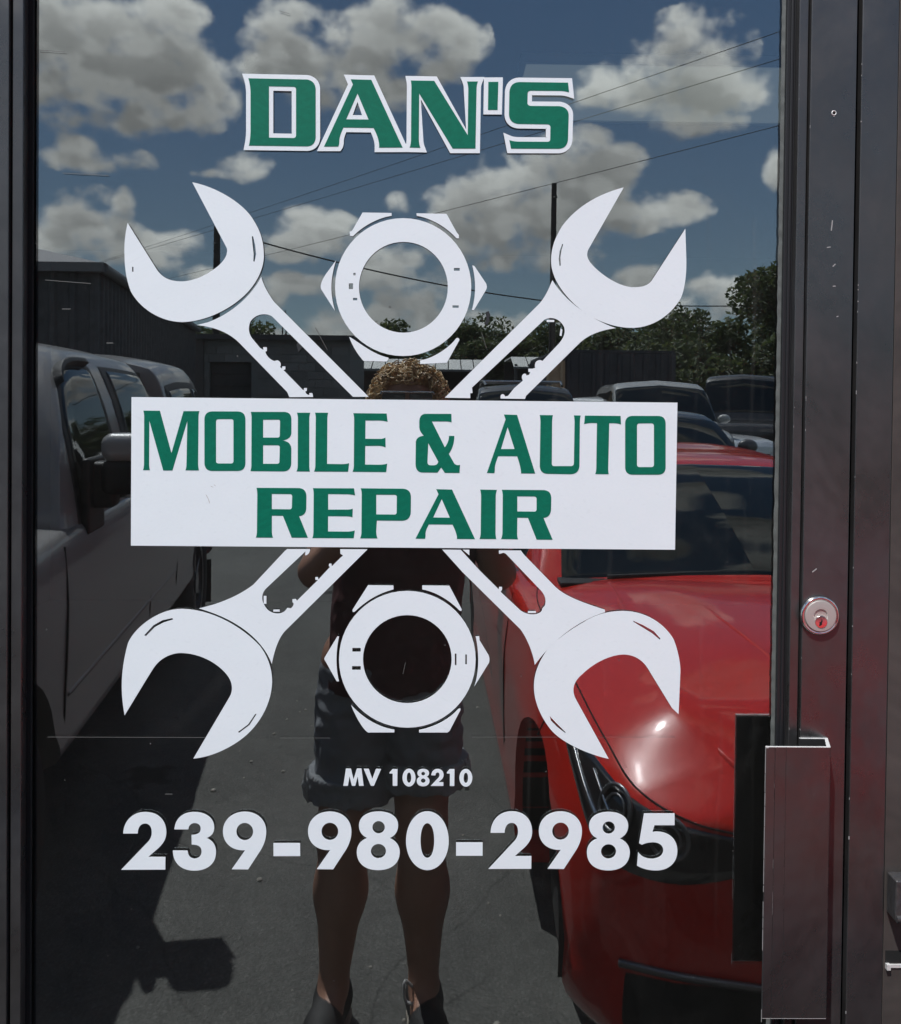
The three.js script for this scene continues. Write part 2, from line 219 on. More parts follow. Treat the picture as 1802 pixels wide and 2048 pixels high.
// ---------------------------------------------------------------- the glass door
// the lettering and emblems stuck on the glass: outlines in millimetres, x from the door's middle, y from 1.4 m above the ground
const ART = {
shop: [
'M-208.4 538.9L-145.7 538.5Q-136.5 536.9 -136.4 527.6L-136 476.8Q-136.8 467.8 -145.2 467.3L-207.2 467.3Q-205.6 475.4 -205.6 484L-205.9 524.5Q-206.4 533 -208.4 538.9ZM-186.3 530.7L-160 530.6Q-157.4 530.3 -157.4 527.7L-157 479.1Q-157.2 476.1 -160 476L-185.9 476.1Z',
'M-99.1 539.4L-77 539.1L-42.9 467.4L-68 467Q-67.7 476.2 -74.2 487.9L-106.4 487.9Q-110.8 478.8 -110.7 473.5Q-110.7 469.2 -112 467.5L-127 467.3L-96.7 533.9ZM-91.7 524.4L-79.6 496.8L-103.6 496.7Z',
'M-34.8 539L-9.7 539L26.8 481.6L26.9 529.9Q26.8 535.2 25.3 538.8L37.1 539Q35.6 535.3 35.7 530L35.3 467.3L10.8 467L-25.7 525.3L-25.6 476.8Q-25.4 471.4 -23.8 467.4L-35.4 467.5Q-33.9 471.3 -34 476.7L-34.1 529Q-33.9 534.4 -34.8 539Z',
'M48.3 538.7L59 538.9L58.5 508.9L48.2 508.8Z',
'M133.9 539.1L135.1 528.8Q130.5 530.3 123.7 530.2L94 530Q90.5 529.7 90.6 526.5L90.5 516.9Q90.7 513.7 94.8 513.7L124.9 513.9Q135.1 512.6 135 503.6L134.6 479Q134.1 468.9 124.4 468.3L73.4 467.8L71.5 477Q74.8 475.6 81.2 475.4L111.8 475.6Q115.5 475.5 115.4 478.7L115.5 491.3Q115.3 494.3 112.2 494.3L81 494.3Q71.1 495.2 70.8 504.8L71 528.4Q71.9 538.4 81.6 539Z'],
banner: 'M-331.1 197L256.5 197L256.1 37.6L-331 37.2Z',
letters: [
'M-318.3 182.6L-300.6 182.6L-288 137.2L-275.3 182.5L-258.4 182.7Q-259.4 178.9 -259.3 175.5L-259.4 126Q-259.2 121.8 -258.5 118.9L-272.9 118.9Q-271.8 121.7 -271.8 125.9L-271.2 172.3L-286.9 118.6L-296.7 118.5L-311.9 171.9L-311.9 124.7Q-311.7 121.3 -311 118.7L-318.4 118.7Q-317.3 121.2 -317.3 125.5L-317.4 175.8Q-317.4 179.2 -318.3 182.6Z',
'M-244.1 182.5L-217.9 182.7Q-209.1 182.8 -209 173.9L-208.7 127.7Q-208.7 118.8 -217.5 118.7L-243.7 118.5Q-252.5 118.4 -252.6 127.3L-252.9 173.5Q-252.9 182.4 -244.1 182.5ZM-237.8 174.3L-224.5 174.5Q-221.8 174.5 -221.8 171.8L-221.5 129.5Q-221.5 126.7 -224.2 126.7L-237.5 126.6Q-240.2 126.6 -240.2 129.3L-240.5 171.6Q-240.5 174.3 -237.8 174.3Z',
'M-203.3 182.4L-167.4 182.7Q-159.8 182.5 -159.7 174.8L-159.6 160.3Q-160.1 153.4 -169.1 152Q-160.1 150.9 -159.5 143.2L-159.5 127.8Q-159.8 118.9 -168.3 118.7L-203.2 118.7Q-202.2 122.3 -202.3 125.7L-202.4 176.1Q-202.5 179.5 -203.3 182.4ZM-190 174.1L-173.8 174.3Q-171.8 174.3 -171.8 172.1L-172 157.6Q-172 155 -174.6 155L-189.9 154.9ZM-189.8 146.7L-174.5 146.8Q-171.9 146.8 -171.9 144.4L-172.2 129.4Q-172.1 126.9 -174.9 126.8L-189.7 126.7Z',
'M-153.8 182L-139.5 182.1Q-140.5 179.2 -140.5 175.8L-140.1 125.4Q-140.1 122 -139.4 118.8L-153.7 118.8Q-152.5 121.9 -152.5 125.3L-152.7 175.7Q-152.8 179.1 -153.8 182Z',
'M-134.4 182.2L-120.3 182.3Q-121.1 179.4 -121.1 176L-121 127.2L-105.3 127.1Q-100.2 127.2 -97.3 128.2L-98.3 119L-134.8 118.8Q-133.6 122.1 -133.6 125.5L-133.5 175.9Q-133.5 179.3 -134.4 182.2Z',
'M-93.3 182.1L-57.4 182.1L-56.3 173.2Q-60.5 174.6 -66.5 174.5L-80.1 174.4L-80.1 154.7L-64.6 154.7Q-61.2 154.7 -58.5 156.1L-58.2 145.5Q-61.1 147 -65.4 147.2L-80.1 147L-80.1 126.9L-65.2 126.8Q-60.1 126.9 -56.4 128.1L-57.3 119L-93.5 119Q-92.2 122.5 -92.2 125.9L-92.3 175.4Q-92.3 178.9 -93.3 182.1Z',
'M-15.7 182.2L12.3 182.4L12.6 173.2Q10.4 174.2 6.6 174.2L-8.6 174.1L5.6 146.3Q10 152.3 10 158.6L15.7 158.7Q15.8 147.7 10 139.3L15.9 129.1Q18.3 126.3 22.2 127.6L21.7 118.7L5.9 118.7L1.9 124.5L-2.1 118.9L-18.8 118.9Q-25.5 119.6 -25.8 127.8L-25.7 151.9Q-24.8 157.9 -17 158.5Q-22 163.1 -22.1 167.8L-22.2 174.3Q-21.7 181.7 -15.7 182.2ZM-12.3 150.6L-1.3 130.8Q-2.2 126.9 -5.9 126.8L-10.2 126.8Q-13 127.1 -13 130.7Z',
'M68.9 182.3L83.2 182L103.5 118.9L88.2 118.9Q88.1 125.1 83.7 137.4L63.2 137.3Q59.8 128.6 59.8 124.8Q59.9 121.1 59.3 118.9L51.3 119L70.8 177.1ZM73.1 168.7L80.8 145.2L66.1 145Z',
'M107.6 182.1L121.8 182.1Q121.1 178.5 121.1 174.8L121.3 129.7Q121.5 127.1 123.9 127.1L141.8 127.3Q145 127.3 145.2 130.3L145.4 175Q145.3 178.7 144.5 182.1L151.8 182Q151.1 178.8 151.1 175.1L151.2 127.5Q150.5 118.8 141.4 118.5L117.1 118.7Q108.7 118.9 108.3 127.1L108.5 174.7Q108.4 178.4 107.6 182.1Z',
'M156.5 182L195.1 182L195.6 172.7Q192 174.2 186.4 174.1L182.9 174.1L182.4 126Q182.4 122.2 183 118.9L168.5 118.9Q169.5 122.1 169.5 125.9L169.6 174L165 174.1Q159.4 174 155.8 172.9Z',
'M208.5 182.2L235.3 182.4Q243.8 182.5 244 173.9L244.6 127.5Q244.7 118.9 236.1 118.8L209.4 118.6Q200.8 118.5 200.7 127.1L200.1 173.5Q200 182.1 208.5 182.2ZM215.9 174.2L228.3 174.4Q231.3 174.4 231.3 171.4L231.9 130Q231.9 127 228.9 127L216.6 126.9Q213.6 126.8 213.5 129.8L213 171.2Q212.9 174.2 215.9 174.2Z',
'M-196.6 100.7L-151.2 100.9Q-143.1 100.3 -142.9 92.1L-143 79.2Q-143.3 71.5 -150.6 70.6L-141 47.4L-158.4 47.3L-168 70.8L-179.9 70.9L-179.8 54.1Q-179.8 50.3 -178.5 47.1L-196.9 47.1Q-195.8 50.2 -195.8 54L-195.7 93.3Q-195.8 97.4 -196.6 100.7ZM-180.1 94.3L-160.5 94.3Q-158.3 94.2 -158.2 91.9L-158.5 80.3Q-158.5 77.9 -161.2 77.9L-180 77.9Z',
'M-136 100.9L-91.8 101.1L-90.5 93.4Q-94.8 94.7 -99.9 94.7L-119.6 94.7L-119.4 77.9L-99.8 78.1Q-95.5 78.1 -93 79.2L-93.2 69.9Q-96.3 70.9 -100.6 70.9L-119.5 70.9L-119.4 54.3L-100.4 54.3Q-94.5 54.3 -90.6 55.6L-91.7 47.3L-136.1 47.1Q-135.1 50.2 -135.1 53.6L-135.1 93.9Q-135.1 97.3 -136 100.9Z',
'M-84.6 101.2L-39.4 101.2Q-30.6 100.8 -30.4 92.2L-30.4 76Q-31 67 -39.6 66.6L-66.9 66.6L-67.5 55.1Q-67.4 50.8 -66 47.2L-84.7 47.2Q-83.3 50.6 -83.4 54.1L-83.4 94.3Q-83.4 97.7 -84.6 101.2ZM-67.8 94.5L-47.8 94.5Q-45.6 94.3 -45.6 92.1L-45.6 75.8Q-45.6 73.2 -48.2 73.2L-67.6 73.2Z',
'M-3.2 101L13.9 100.7L39.2 47.4L19.7 47.4Q20 52.7 14.7 62.9L-10.8 62.9Q-14.5 56.1 -14.3 52.4Q-14.1 49.6 -14.8 47.3L-25 47.4L-0.7 95.6ZM2.8 90.4L11.8 70.3L-6.3 70.4Z',
'M44.1 101L62.3 100.8Q61.1 97.4 61.1 94.1L61.3 54.9Q61.4 51.2 62.2 47.6L44.1 47.6Q45.3 51 45.3 54.8L45.3 93.9Q45.2 97.7 44.1 101Z',
'M67.5 101L112.7 101.1Q121.1 100.6 121.2 92.2L121.1 80.2Q120.5 71.6 113 71L123.2 47.4L105.8 47.4L96.2 70.9L84.7 71L84.7 54.2Q84.7 50.4 85.7 47.6L67.4 47.7Q68.8 51.2 68.8 55L68.7 94.2Q68.7 97.9 67.5 101ZM84.4 94.1L102.5 94.1Q105.3 93.9 105.3 91.3L105.4 80.5Q105.5 77.7 102.7 77.7L84.6 77.7Z'],
phone: [
'M-337.7 -274.8C-337.4 -260.3 -327 -251.2 -314.1 -251.3C-300.1 -251.2 -291.6 -260.1 -291.3 -272.8C-291.3 -281 -294.8 -285.5 -299.9 -290.6L-310.6 -300.1L-292.1 -300.1L-292.2 -313.9L-339.8 -314.3L-310.3 -282.9C-307.6 -279.2 -306.8 -276.1 -307.1 -271.9C-307.5 -266.5 -310.4 -263.8 -314 -263.8C-318.9 -263.8 -321.9 -267.5 -322.1 -274.7Z',
'M-282.7 -270C-281.7 -257.3 -273.1 -250.9 -260.9 -251C-247.9 -251.1 -239.8 -258 -239.7 -267.5C-239.7 -273.5 -242.4 -277.1 -248.1 -279.3C-241.4 -281.7 -237.6 -287.1 -237.6 -294.4C-237.5 -307.1 -246.6 -314.8 -261 -314.9C-274.5 -314.9 -283.9 -307.3 -284.2 -293.1L-268.2 -293.1C-267.8 -299.1 -264.7 -301.8 -260.7 -301.8C-256.2 -301.7 -253.2 -298.4 -253.2 -294.1C-253.3 -288.6 -256.7 -286.4 -263.9 -286.5L-264.1 -275.9C-257.7 -275.9 -254.3 -273.5 -254.3 -269.3C-254.3 -265.3 -256.8 -263 -260.8 -263C-264.4 -263 -267.3 -265.4 -267.6 -269.9Z',
'M-220.5 -313.2L-206.2 -292.4C-219.7 -293.4 -230.2 -285.2 -230.3 -272C-230.4 -259.8 -220.9 -250.6 -207 -250.4C-193 -250.3 -183.6 -259.6 -183.5 -271.7C-183.4 -281.4 -187.3 -289.6 -191.8 -296L-202.8 -313.3ZM-206.8 -262.6C-201.8 -262.5 -197.7 -266.8 -197.7 -272C-197.7 -277.2 -201.7 -281.5 -206.7 -281.5C-211.6 -281.5 -215.7 -277.3 -215.7 -272.1C-215.8 -266.8 -211.8 -262.6 -206.8 -262.6Z',
'M-175.6 -284.5L-146.8 -284.3L-146.6 -298.5L-175.5 -298.7Z',
'M-128.5 -312.7L-114.2 -291.8C-127.7 -292.8 -138.3 -284.7 -138.4 -271.4C-138.5 -259.2 -129 -250 -115.1 -249.8C-101 -249.7 -91.5 -258.9 -91.4 -271.1C-91.3 -280.8 -95.2 -289 -99.7 -295.4L-110.8 -312.8ZM-114.8 -262C-109.8 -261.9 -105.7 -266.2 -105.7 -271.4C-105.6 -276.6 -109.7 -280.9 -114.6 -280.9C-119.6 -280.9 -123.7 -276.7 -123.7 -271.5C-123.8 -266.2 -119.8 -262 -114.8 -262Z',
'M-62.1 -249.5C-49.5 -249.4 -40.9 -255.2 -40.9 -264.3C-40.8 -271.6 -44.7 -276.2 -50.1 -278.4C-42.9 -281.1 -38.7 -287.1 -38.8 -293.9C-39 -306.3 -48 -313.4 -61.9 -313.5C-76 -313.6 -85.1 -306.5 -85.4 -294.1C-85.5 -286.8 -81.8 -281.3 -74 -278.5C-80 -275.8 -83.3 -271.5 -83.3 -264.5C-83.1 -255.4 -74.8 -249.6 -62.1 -249.5ZM-62.1 -259.9C-58.4 -259.9 -55.3 -262.9 -55.3 -266.6C-55.3 -270.3 -58.2 -273.4 -61.9 -273.4C-65.6 -273.4 -68.6 -270.4 -68.7 -266.7C-68.7 -262.9 -65.7 -259.9 -62.1 -259.9ZM-62 -284.9C-57.5 -284.8 -53.8 -288.3 -53.8 -292.7C-53.8 -297 -57.4 -300.5 -61.9 -300.5C-66.4 -300.6 -70 -297.1 -70.1 -292.7C-70.1 -288.4 -66.5 -284.9 -62 -284.9Z',
'M-9.3 -249.1C3.7 -249 14 -263.1 14.2 -281.1C14.4 -299 4.3 -313.2 -8.7 -313.3C-21.7 -313.3 -32 -299.2 -32.2 -281.3C-32.3 -263.3 -22.3 -249.1 -9.3 -249.1ZM-9.2 -262C-4.7 -262 -1.7 -269.6 -1.6 -280.9C-1.5 -292.3 -4.4 -299.9 -8.8 -300C-13.3 -300 -16.3 -292.4 -16.4 -281C-16.5 -269.6 -13.6 -262 -9.2 -262Z',
'M22.2 -282.8L51 -282.7L51.1 -297.3L22.3 -297.4Z',
'M59.5 -272.2C59.7 -257.6 69.8 -248.5 82.4 -248.6C96.1 -248.6 104.4 -257.4 104.7 -270.2C104.8 -278.4 101.4 -282.9 96.5 -288.1L86.1 -297.6L104.2 -297.5L104.2 -311.4L57.7 -311.7L86.3 -280.3C88.8 -276.6 89.7 -273.5 89.3 -269.3C88.9 -263.9 86 -261.2 82.5 -261.2C77.8 -261.2 74.9 -264.9 74.8 -272.1Z',
'M122 -311.3L136.2 -290.4C122.7 -291.4 112.2 -283.3 112 -270C111.9 -257.8 121.3 -248.6 135.2 -248.4C149.2 -248.3 158.7 -257.5 158.9 -269.7C159 -279.4 155.1 -287.6 150.7 -294L139.7 -311.4ZM135.5 -260.6C140.5 -260.5 144.6 -264.8 144.6 -270C144.7 -275.2 140.7 -279.5 135.7 -279.5C130.7 -279.5 126.7 -275.3 126.6 -270.1C126.5 -264.8 130.5 -260.6 135.5 -260.6Z',
'M187.8 -248.7C200.5 -248.6 209.1 -254.4 209.2 -263.5C209.3 -270.9 205.3 -275.4 199.9 -277.7C207.2 -280.4 211.5 -286.4 211.4 -293.2C211.2 -305.6 202.2 -312.8 188.2 -312.8C174.1 -312.9 165 -305.8 164.6 -293.4C164.5 -286 168.3 -280.5 176 -277.8C170 -275.1 166.7 -270.7 166.6 -263.7C166.8 -254.6 175.1 -248.7 187.8 -248.7ZM187.9 -259.1C191.6 -259.1 194.7 -262.1 194.7 -265.8C194.8 -269.5 191.8 -272.6 188.1 -272.6C184.4 -272.6 181.3 -269.6 181.3 -265.9C181.3 -262.1 184.2 -259.1 187.9 -259.1ZM188.1 -284.1C192.6 -284.1 196.3 -287.6 196.3 -291.9C196.4 -296.3 192.8 -299.8 188.3 -299.8C183.8 -299.9 180.1 -296.4 180 -292C179.9 -287.7 183.6 -284.1 188.1 -284.1Z',
'M226.3 -250.1L259.6 -250L259.8 -262.9L237.9 -263L235.7 -270.4C251.7 -268.1 263.1 -276.6 263.3 -291.3C263.1 -305 253.2 -312.6 240.4 -312.6C232.2 -312.7 224.9 -310.7 219.4 -307.4L220.5 -292.4C223.8 -297.9 230.2 -299.9 236.1 -299.8C243 -299.6 247.9 -295.9 247.8 -290.4C247.7 -285 243.1 -281.7 236.4 -281.7C230.9 -281.9 226.7 -283.2 224.6 -284.5L221.4 -282.9Z'],
permit: [
'M-100.6 -221.7L-97.9 -202.9L-92.5 -202.9L-89.6 -214.5L-86.1 -202.8L-81.1 -202.8L-78.6 -221.5L-83.6 -221.6L-85.1 -211.3L-87.7 -221.6L-91.3 -221.6L-94 -211.3L-95.6 -221.6Z',
'M-78.7 -203L-73.2 -203L-69.3 -213.9L-65.4 -203L-59.9 -203.2L-67.5 -221.5L-70.8 -221.5Z',
'M-47.5 -203.2L-42.1 -203.2L-42.2 -221.4L-47.1 -221.4L-47.3 -208.1L-50.9 -207.9L-50.5 -206.6Z',
'M-29.7 -202.7C-25.8 -202.7 -22.6 -207 -22.5 -212.3C-22.5 -217.7 -25.6 -222 -29.5 -222C-33.4 -222 -36.6 -217.7 -36.6 -212.4C-36.7 -207.1 -33.6 -202.7 -29.7 -202.7ZM-29.6 -206.8C-28.2 -206.8 -27.3 -209 -27.2 -212.4C-27.2 -215.7 -28.1 -217.9 -29.5 -217.9C-30.9 -217.9 -31.9 -215.7 -31.9 -212.4C-32 -209 -31.1 -206.8 -29.6 -206.8Z',
'M-14.2 -202.8C-10.5 -202.8 -7.9 -204.5 -7.9 -207.2C-7.9 -209.3 -9 -210.7 -10.7 -211.3C-8.5 -212.1 -7.2 -213.9 -7.3 -215.9C-7.3 -219.5 -10 -221.6 -14.2 -221.7C-18.3 -221.7 -21.1 -219.6 -21.1 -216C-21.2 -213.8 -20.1 -212.2 -17.7 -211.4C-19.5 -210.6 -20.5 -209.3 -20.5 -207.3C-20.4 -204.6 -18 -202.8 -14.2 -202.8ZM-14.2 -205.9C-13.1 -205.9 -12.2 -206.8 -12.2 -207.9C-12.2 -209 -13.1 -209.8 -14.2 -209.9C-15.3 -209.9 -16.2 -209 -16.2 -207.9C-16.2 -206.8 -15.3 -205.9 -14.2 -205.9ZM-14.2 -213.2C-12.8 -213.2 -11.8 -214.3 -11.7 -215.5C-11.7 -216.8 -12.8 -217.8 -14.1 -217.9C-15.5 -217.9 -16.6 -216.8 -16.6 -215.6C-16.6 -214.3 -15.5 -213.2 -14.2 -213.2Z',
'M-5.4 -209.7C-5.4 -205.4 -2.4 -202.8 1.3 -202.8C5.4 -202.8 7.8 -205.4 7.9 -209.1C7.9 -211.5 6.9 -212.9 5.5 -214.4L2.4 -217.2L7.7 -217.2L7.7 -221.2L-6 -221.3L2.5 -212.1C3.2 -211 3.5 -210.1 3.4 -208.9C3.2 -207.3 2.4 -206.5 1.4 -206.5C-0 -206.5 -0.9 -207.6 -0.9 -209.7Z',
'M14.4 -202.8L19.6 -202.8L19.6 -221.2L14.8 -221.2L14.7 -207.8L11.2 -207.6L11.5 -206.3Z',
'M32 -202.6C35.8 -202.5 39 -206.9 39.1 -212.2C39.1 -217.5 36 -221.9 32.2 -221.9C28.3 -221.9 25.1 -217.6 25 -212.3C25 -206.9 28.1 -202.6 32 -202.6ZM32 -206.7C33.4 -206.7 34.4 -208.9 34.4 -212.2C34.4 -215.5 33.5 -217.8 32.1 -217.8C30.7 -217.8 29.8 -215.6 29.7 -212.2C29.7 -208.9 30.6 -206.7 32 -206.7Z'],
wrench: [
[
'M-267.5 427.5C-239.9 422.5 -210.9 404.5 -201.2 386.9C-193.1 374.2 -190.6 363 -190.5 348.5C-191.2 332.5 -200.7 316.3 -213.5 304.9C-231 289.4 -255.1 278.6 -277.6 277.9C-301.6 278.1 -322.6 292.4 -332.3 309.9C-337.9 324.3 -339.6 337.1 -339.4 359.6C-338.9 369.2 -337.7 375.6 -336.1 383.3L-329.4 372.5L-305.1 334.3C-298.7 324.8 -290.6 321.3 -277.8 321.5C-263.4 322 -249 330.2 -239.4 338.3C-232.2 344.8 -228.6 351.3 -230.2 357.7ZM-331.1 336.4L-329.7 336.4L-329.6 331.3L-331.1 331.3ZM-203.5 370.5L-202.2 370.6L-199.9 361.3L-198.8 351.6L-200.4 343.6L-201.7 343.9L-201.4 351.6L-202.6 361.2Z',
'M-193.1 327.3C-191.1 319.6 -186.2 310 -178.9 300.4L-77 199.9L-93.8 199.7L-181.2 285.1C-187.6 289.1 -198.9 288.1 -204.5 279.2C-207.6 271.1 -205.2 264.7 -201.9 260.7L-193.8 251.1L-190.2 249.1L-190.6 252L-186.6 252L-186.4 248L-188.1 247.2C-187.3 242.3 -182.4 238.4 -178.4 237.3L-175.2 238.1C-171.2 236.9 -170.8 232.8 -172.4 230.9L-170.3 229.3L-169.8 231.6L-166.6 231.6L-166.6 228.4L-168.7 227.7L-147.6 206.5L-146.4 206.5L-146.5 208.6L-143.2 208.6L-143.4 205.4L-144.8 205.3C-145.1 202.8 -142.2 200.9 -140.6 201.2L-140.6 203.3L-137.5 203.3L-136.5 199.1L-162 198.6L-164.5 204.2L-214.7 254.9C-226.1 266.9 -242.2 273.2 -261.8 274.9L-250.3 277.9C-229.4 285.4 -205.4 303.3 -193.1 327.3Z'],
[
'M195.3 427.9C164.7 420 142.2 403.6 129.5 385.7C121.5 372.7 116.8 359.8 118.3 343.6C120.5 324.3 138.6 303.5 158.2 290.8C174.5 281.3 192.4 276.6 207.1 277.1C228.2 277.8 247.5 290.2 258.6 309.7C263.3 321.1 264.4 337.3 263.9 351.8L262.4 384.4L226.7 328C221.1 321.4 214.6 320.9 204.9 320.9C187 322.7 167.3 337.8 159.9 347.4C156.6 352.2 156.1 355.4 157.6 360.2ZM129.7 366.4L130.8 366L129 359.9L127.9 351.8L128.4 343.3L127.1 342.9L126.2 350.2L126.9 358.3Z',
'M119.6 327.5C115.7 317.8 111 306.4 103 299.1L5 199.7L32.5 199.5L32.4 204.9L34.9 205L34.3 211L111.2 284.6C117.7 288.7 127.4 287.2 132.7 277.6C134.9 271.1 132.5 265.5 127.8 259.7L110.1 240.5L107.7 241.4C102 240.9 101.3 236.8 102.1 232.8L98.9 231.9L94.8 231.9L94.9 228.3L97 228.3L95.7 225.4L92.5 224.6L92.5 226.2C88.4 227.8 86.8 222.9 89 218.9L79.7 210.7L73.3 202.5L70.1 201.7C69.2 204.9 66 204.9 65.2 202.4L65.2 199.4L91.5 199.3L92.7 202.7L150.4 260.8C160.1 269.8 174.6 274.8 188.9 276.6C166.4 283.6 133.7 303.5 119.6 327.5Z'],
[
'M-336.8 -146.3C-341.5 -121.9 -341.6 -97.5 -333.6 -68.2C-327.3 -51.9 -301.6 -30.6 -275.8 -30.6C-240.3 -31 -207.8 -52.7 -191.5 -70.5C-181.8 -83.4 -178.4 -96.4 -178.3 -109.5C-179 -133.9 -192.6 -158.5 -213.5 -173.3C-229.6 -184.8 -247.4 -191.5 -262.7 -192.9L-224.3 -126.1C-220.3 -119.5 -220.7 -111.4 -225.3 -104.1C-233.4 -91.9 -252.9 -79 -275.5 -78.4C-285.2 -78.1 -294.9 -82.6 -301.3 -89.1C-306.1 -94 -309.3 -100.6 -312.5 -105.5ZM-316.3 -59.6L-306.3 -48.5L-296.7 -43.1L-286.2 -40.7L-285.1 -42.2L-295.9 -45.7L-304.7 -50.5L-314.3 -60.3ZM-214.7 -163.5L-203.9 -155.3L-196.2 -143.8L-194.8 -144.1L-202.3 -156.1L-213.6 -164.7Z',
'M-257.7 -30C-237.1 -25.3 -216.2 -17 -199.3 -3.9L-165.6 32.9L-163.2 34.9L-138.5 35C-138.6 30.7 -141.3 28.3 -143.8 28.3L-143.5 32.6L-185.5 -7.8C-190.3 -12.7 -191.1 -20 -187 -26.5C-183.7 -33 -177.2 -35.1 -172.4 -34.9C-165.9 -34.5 -163.5 -30.4 -162.7 -28.8L-158.7 -29.1C-156.3 -27.1 -155.5 -25 -156 -23.4L-157.1 -22.5L-157.1 -19.3L-153.4 -18.9L-152.3 -20.9L-129.8 1.6L-132.6 1.9L-132.6 4.8L-129.8 4.8L-129.3 2.2L-117 15.8L-118.3 17.1L-117.8 19.5L-115.4 19.6L-115 16.6L-103 28.6L-105.8 30.2L-106.1 35.2L-76.7 35.3L-165 -54C-172.2 -62.2 -176.1 -75.2 -178.8 -89.6C-188.4 -63.9 -216 -41.4 -257.7 -30Z'],
[
'M187.1 -190.7C164.1 -185.9 134.6 -172.9 123 -158.3C111.4 -143.6 104.7 -127.3 104.8 -110.9C105 -94.5 112.3 -81.4 120.3 -69.9C130 -60 146.1 -48.5 159.1 -41.1C170.4 -33.6 185 -29.4 201.3 -29.3C225.8 -29.6 245.6 -42.9 255.6 -59.2C260.7 -70.6 263.8 -85.3 263.8 -95.1L262.5 -141.5L255 -134.5L230 -94.5C223.3 -82.3 213.4 -77 202 -76.7C187.3 -77.1 169.4 -85.9 156.5 -99.1C146.8 -107.3 145.3 -117.2 151.2 -127ZM211.6 -39.9L222.8 -44.7L234.3 -51.1L241.7 -59.3L240.9 -60.4L232.7 -53.6L221.1 -46.6L212.1 -41.2ZM122.3 -144.3L129.4 -151.7L139.3 -161.4L139.9 -163.1L131.1 -156.6L123.7 -149.2Z',
'M4 35.6L24 35.6L44.5 13.5L65.5 -7L65.8 -4.2L69.1 -4.2L69.1 -7L67.5 -9.6L87.2 -27.7C92.2 -33.4 105.3 -36.6 111.7 -30.8C113.3 -28.3 112.5 -27.5 113 -27.2L115.7 -24.2C117.2 -17.7 115.6 -12.8 111.4 -8L72.8 31.7L70.3 32.8L65.4 31.6L65.1 35.3L89 35.4L92.3 31L126 -3C137.6 -14.3 157.2 -20.7 180.9 -28.2L181 -30.8C155.8 -38.6 126.7 -58.4 105.4 -88.8C104.1 -78.2 97.4 -60.3 89.1 -49.7L25.9 11.7Z']],
bits: [
'M114 284.7L122.1 284.7L122.1 282.5L114 282.4Z',
'M129.2 275.9L131.1 274.3L130.3 267.5L128.1 267.8Z',
'M-177.6 -30.7L-170.8 -30.6L-170.8 -32.9L-177.6 -32.9Z',
'M-188.1 -16L-185.1 -15.9L-185.1 -24.5L-188 -24.6Z',
'M97.4 -30.2L106 -30.2L106 -32.3L97.4 -32.4Z',
'M26.1 35.7L33.2 35.7L33.3 29.7Z'],
nut: [
[
'M-41.6 392C-1.3 392.5 31.8 359.8 32.3 319C32.7 278.1 0.2 244.6 -40.3 244.1C-80.7 243.7 -113.7 276.5 -114 317.3C-114.4 358.1 -82 391.5 -41.6 392ZM-41.1 366.6C-14.7 367 6.8 345.4 7.1 318.5C7.4 291.6 -13.8 269.5 -40.1 269.2C-66.5 269 -88 290.5 -88.3 317.4C-88.5 344.3 -67.4 366.3 -41.1 366.6ZM-94.5 332.7L-92.1 332.8L-92.1 330.1L-94.4 330.1ZM-99.2 321.4L-94.7 321.5L-94.7 315.4L-99.2 315.3ZM-94.6 305.9L-90.1 305.9L-90.1 303.4L-94.6 303.4ZM13.4 339.2L19.7 339.3L19.7 336.4L13.4 336.3ZM12.3 299.1L19 299.1L19 296.6L12.4 296.5Z',
'M-85.2 397.5L-54.1 397.4L-54 394.3C-68.1 392.4 -86 382.3 -95.2 371.9L-98.4 372.4L-98.8 376.8L-96.3 377.7Z',
'M-27.4 397.4L4.9 397.2L11.6 385.3L16.2 377.3L18.4 374.7L18.4 371.1L15.9 371.1C5.4 382.6 -10.8 392.2 -27 394.7Z',
'M-113.2 345.9L-124 331C-129.3 322.8 -130.5 317.5 -128.3 313.9L-113.8 291.7C-119.3 310.4 -119.5 324.8 -113.2 345.9Z',
'M33.1 342.3L35.4 341.8L48.2 323.1C49.5 319.6 49.2 317.8 47.7 315.1L35.4 294.3L33.2 294.3C37.6 310.5 37.4 326.6 33.1 342.3Z',
'M-98.4 264.1C-90.3 260.6 -74 245.6 -56 242.2L-56 240.4L-57.8 238L-82.9 238.5C-88.3 244.5 -94.7 253.4 -98.4 264.1Z',
'M-21.9 239.5C-7.6 241.8 10.3 254.5 16.5 263.6C18.3 264.9 20.1 264 20.1 261.8L6.9 237.5L-21.9 235.7Z'],
[
'M-33.3 -9.4C7.5 -9.1 40.9 -42 41.4 -83.1C41.8 -124.1 9 -157.7 -31.9 -157.9C-72.7 -158.1 -106.1 -125.1 -106.4 -84.1C-106.8 -43.1 -74.1 -9.7 -33.3 -9.4ZM-33.1 -35.6C-6.6 -35.4 15.1 -56.7 15.3 -83.1C15.6 -109.5 -5.7 -131.1 -32.2 -131.3C-58.6 -131.5 -80.3 -110.2 -80.5 -83.7C-80.7 -57.3 -59.5 -35.8 -33.1 -35.6ZM-92.1 -71.6L-83.1 -71.6L-83 -75.6L-92.1 -75.7ZM-92.3 -91.4L-82.9 -91.3L-82.8 -95.4L-92.2 -95.4ZM18.7 -77L20.5 -77L20.6 -89.6L18.9 -89.6ZM30 -77.9L31.8 -77.9L31.9 -88.5L30.1 -88.5Z',
'M-75.7 -3.5L-48.4 -3.6L-48.3 -7.9C-65.6 -12.4 -78.5 -21.2 -89.9 -32.4L-92 -32.8L-92.3 -30.2Z',
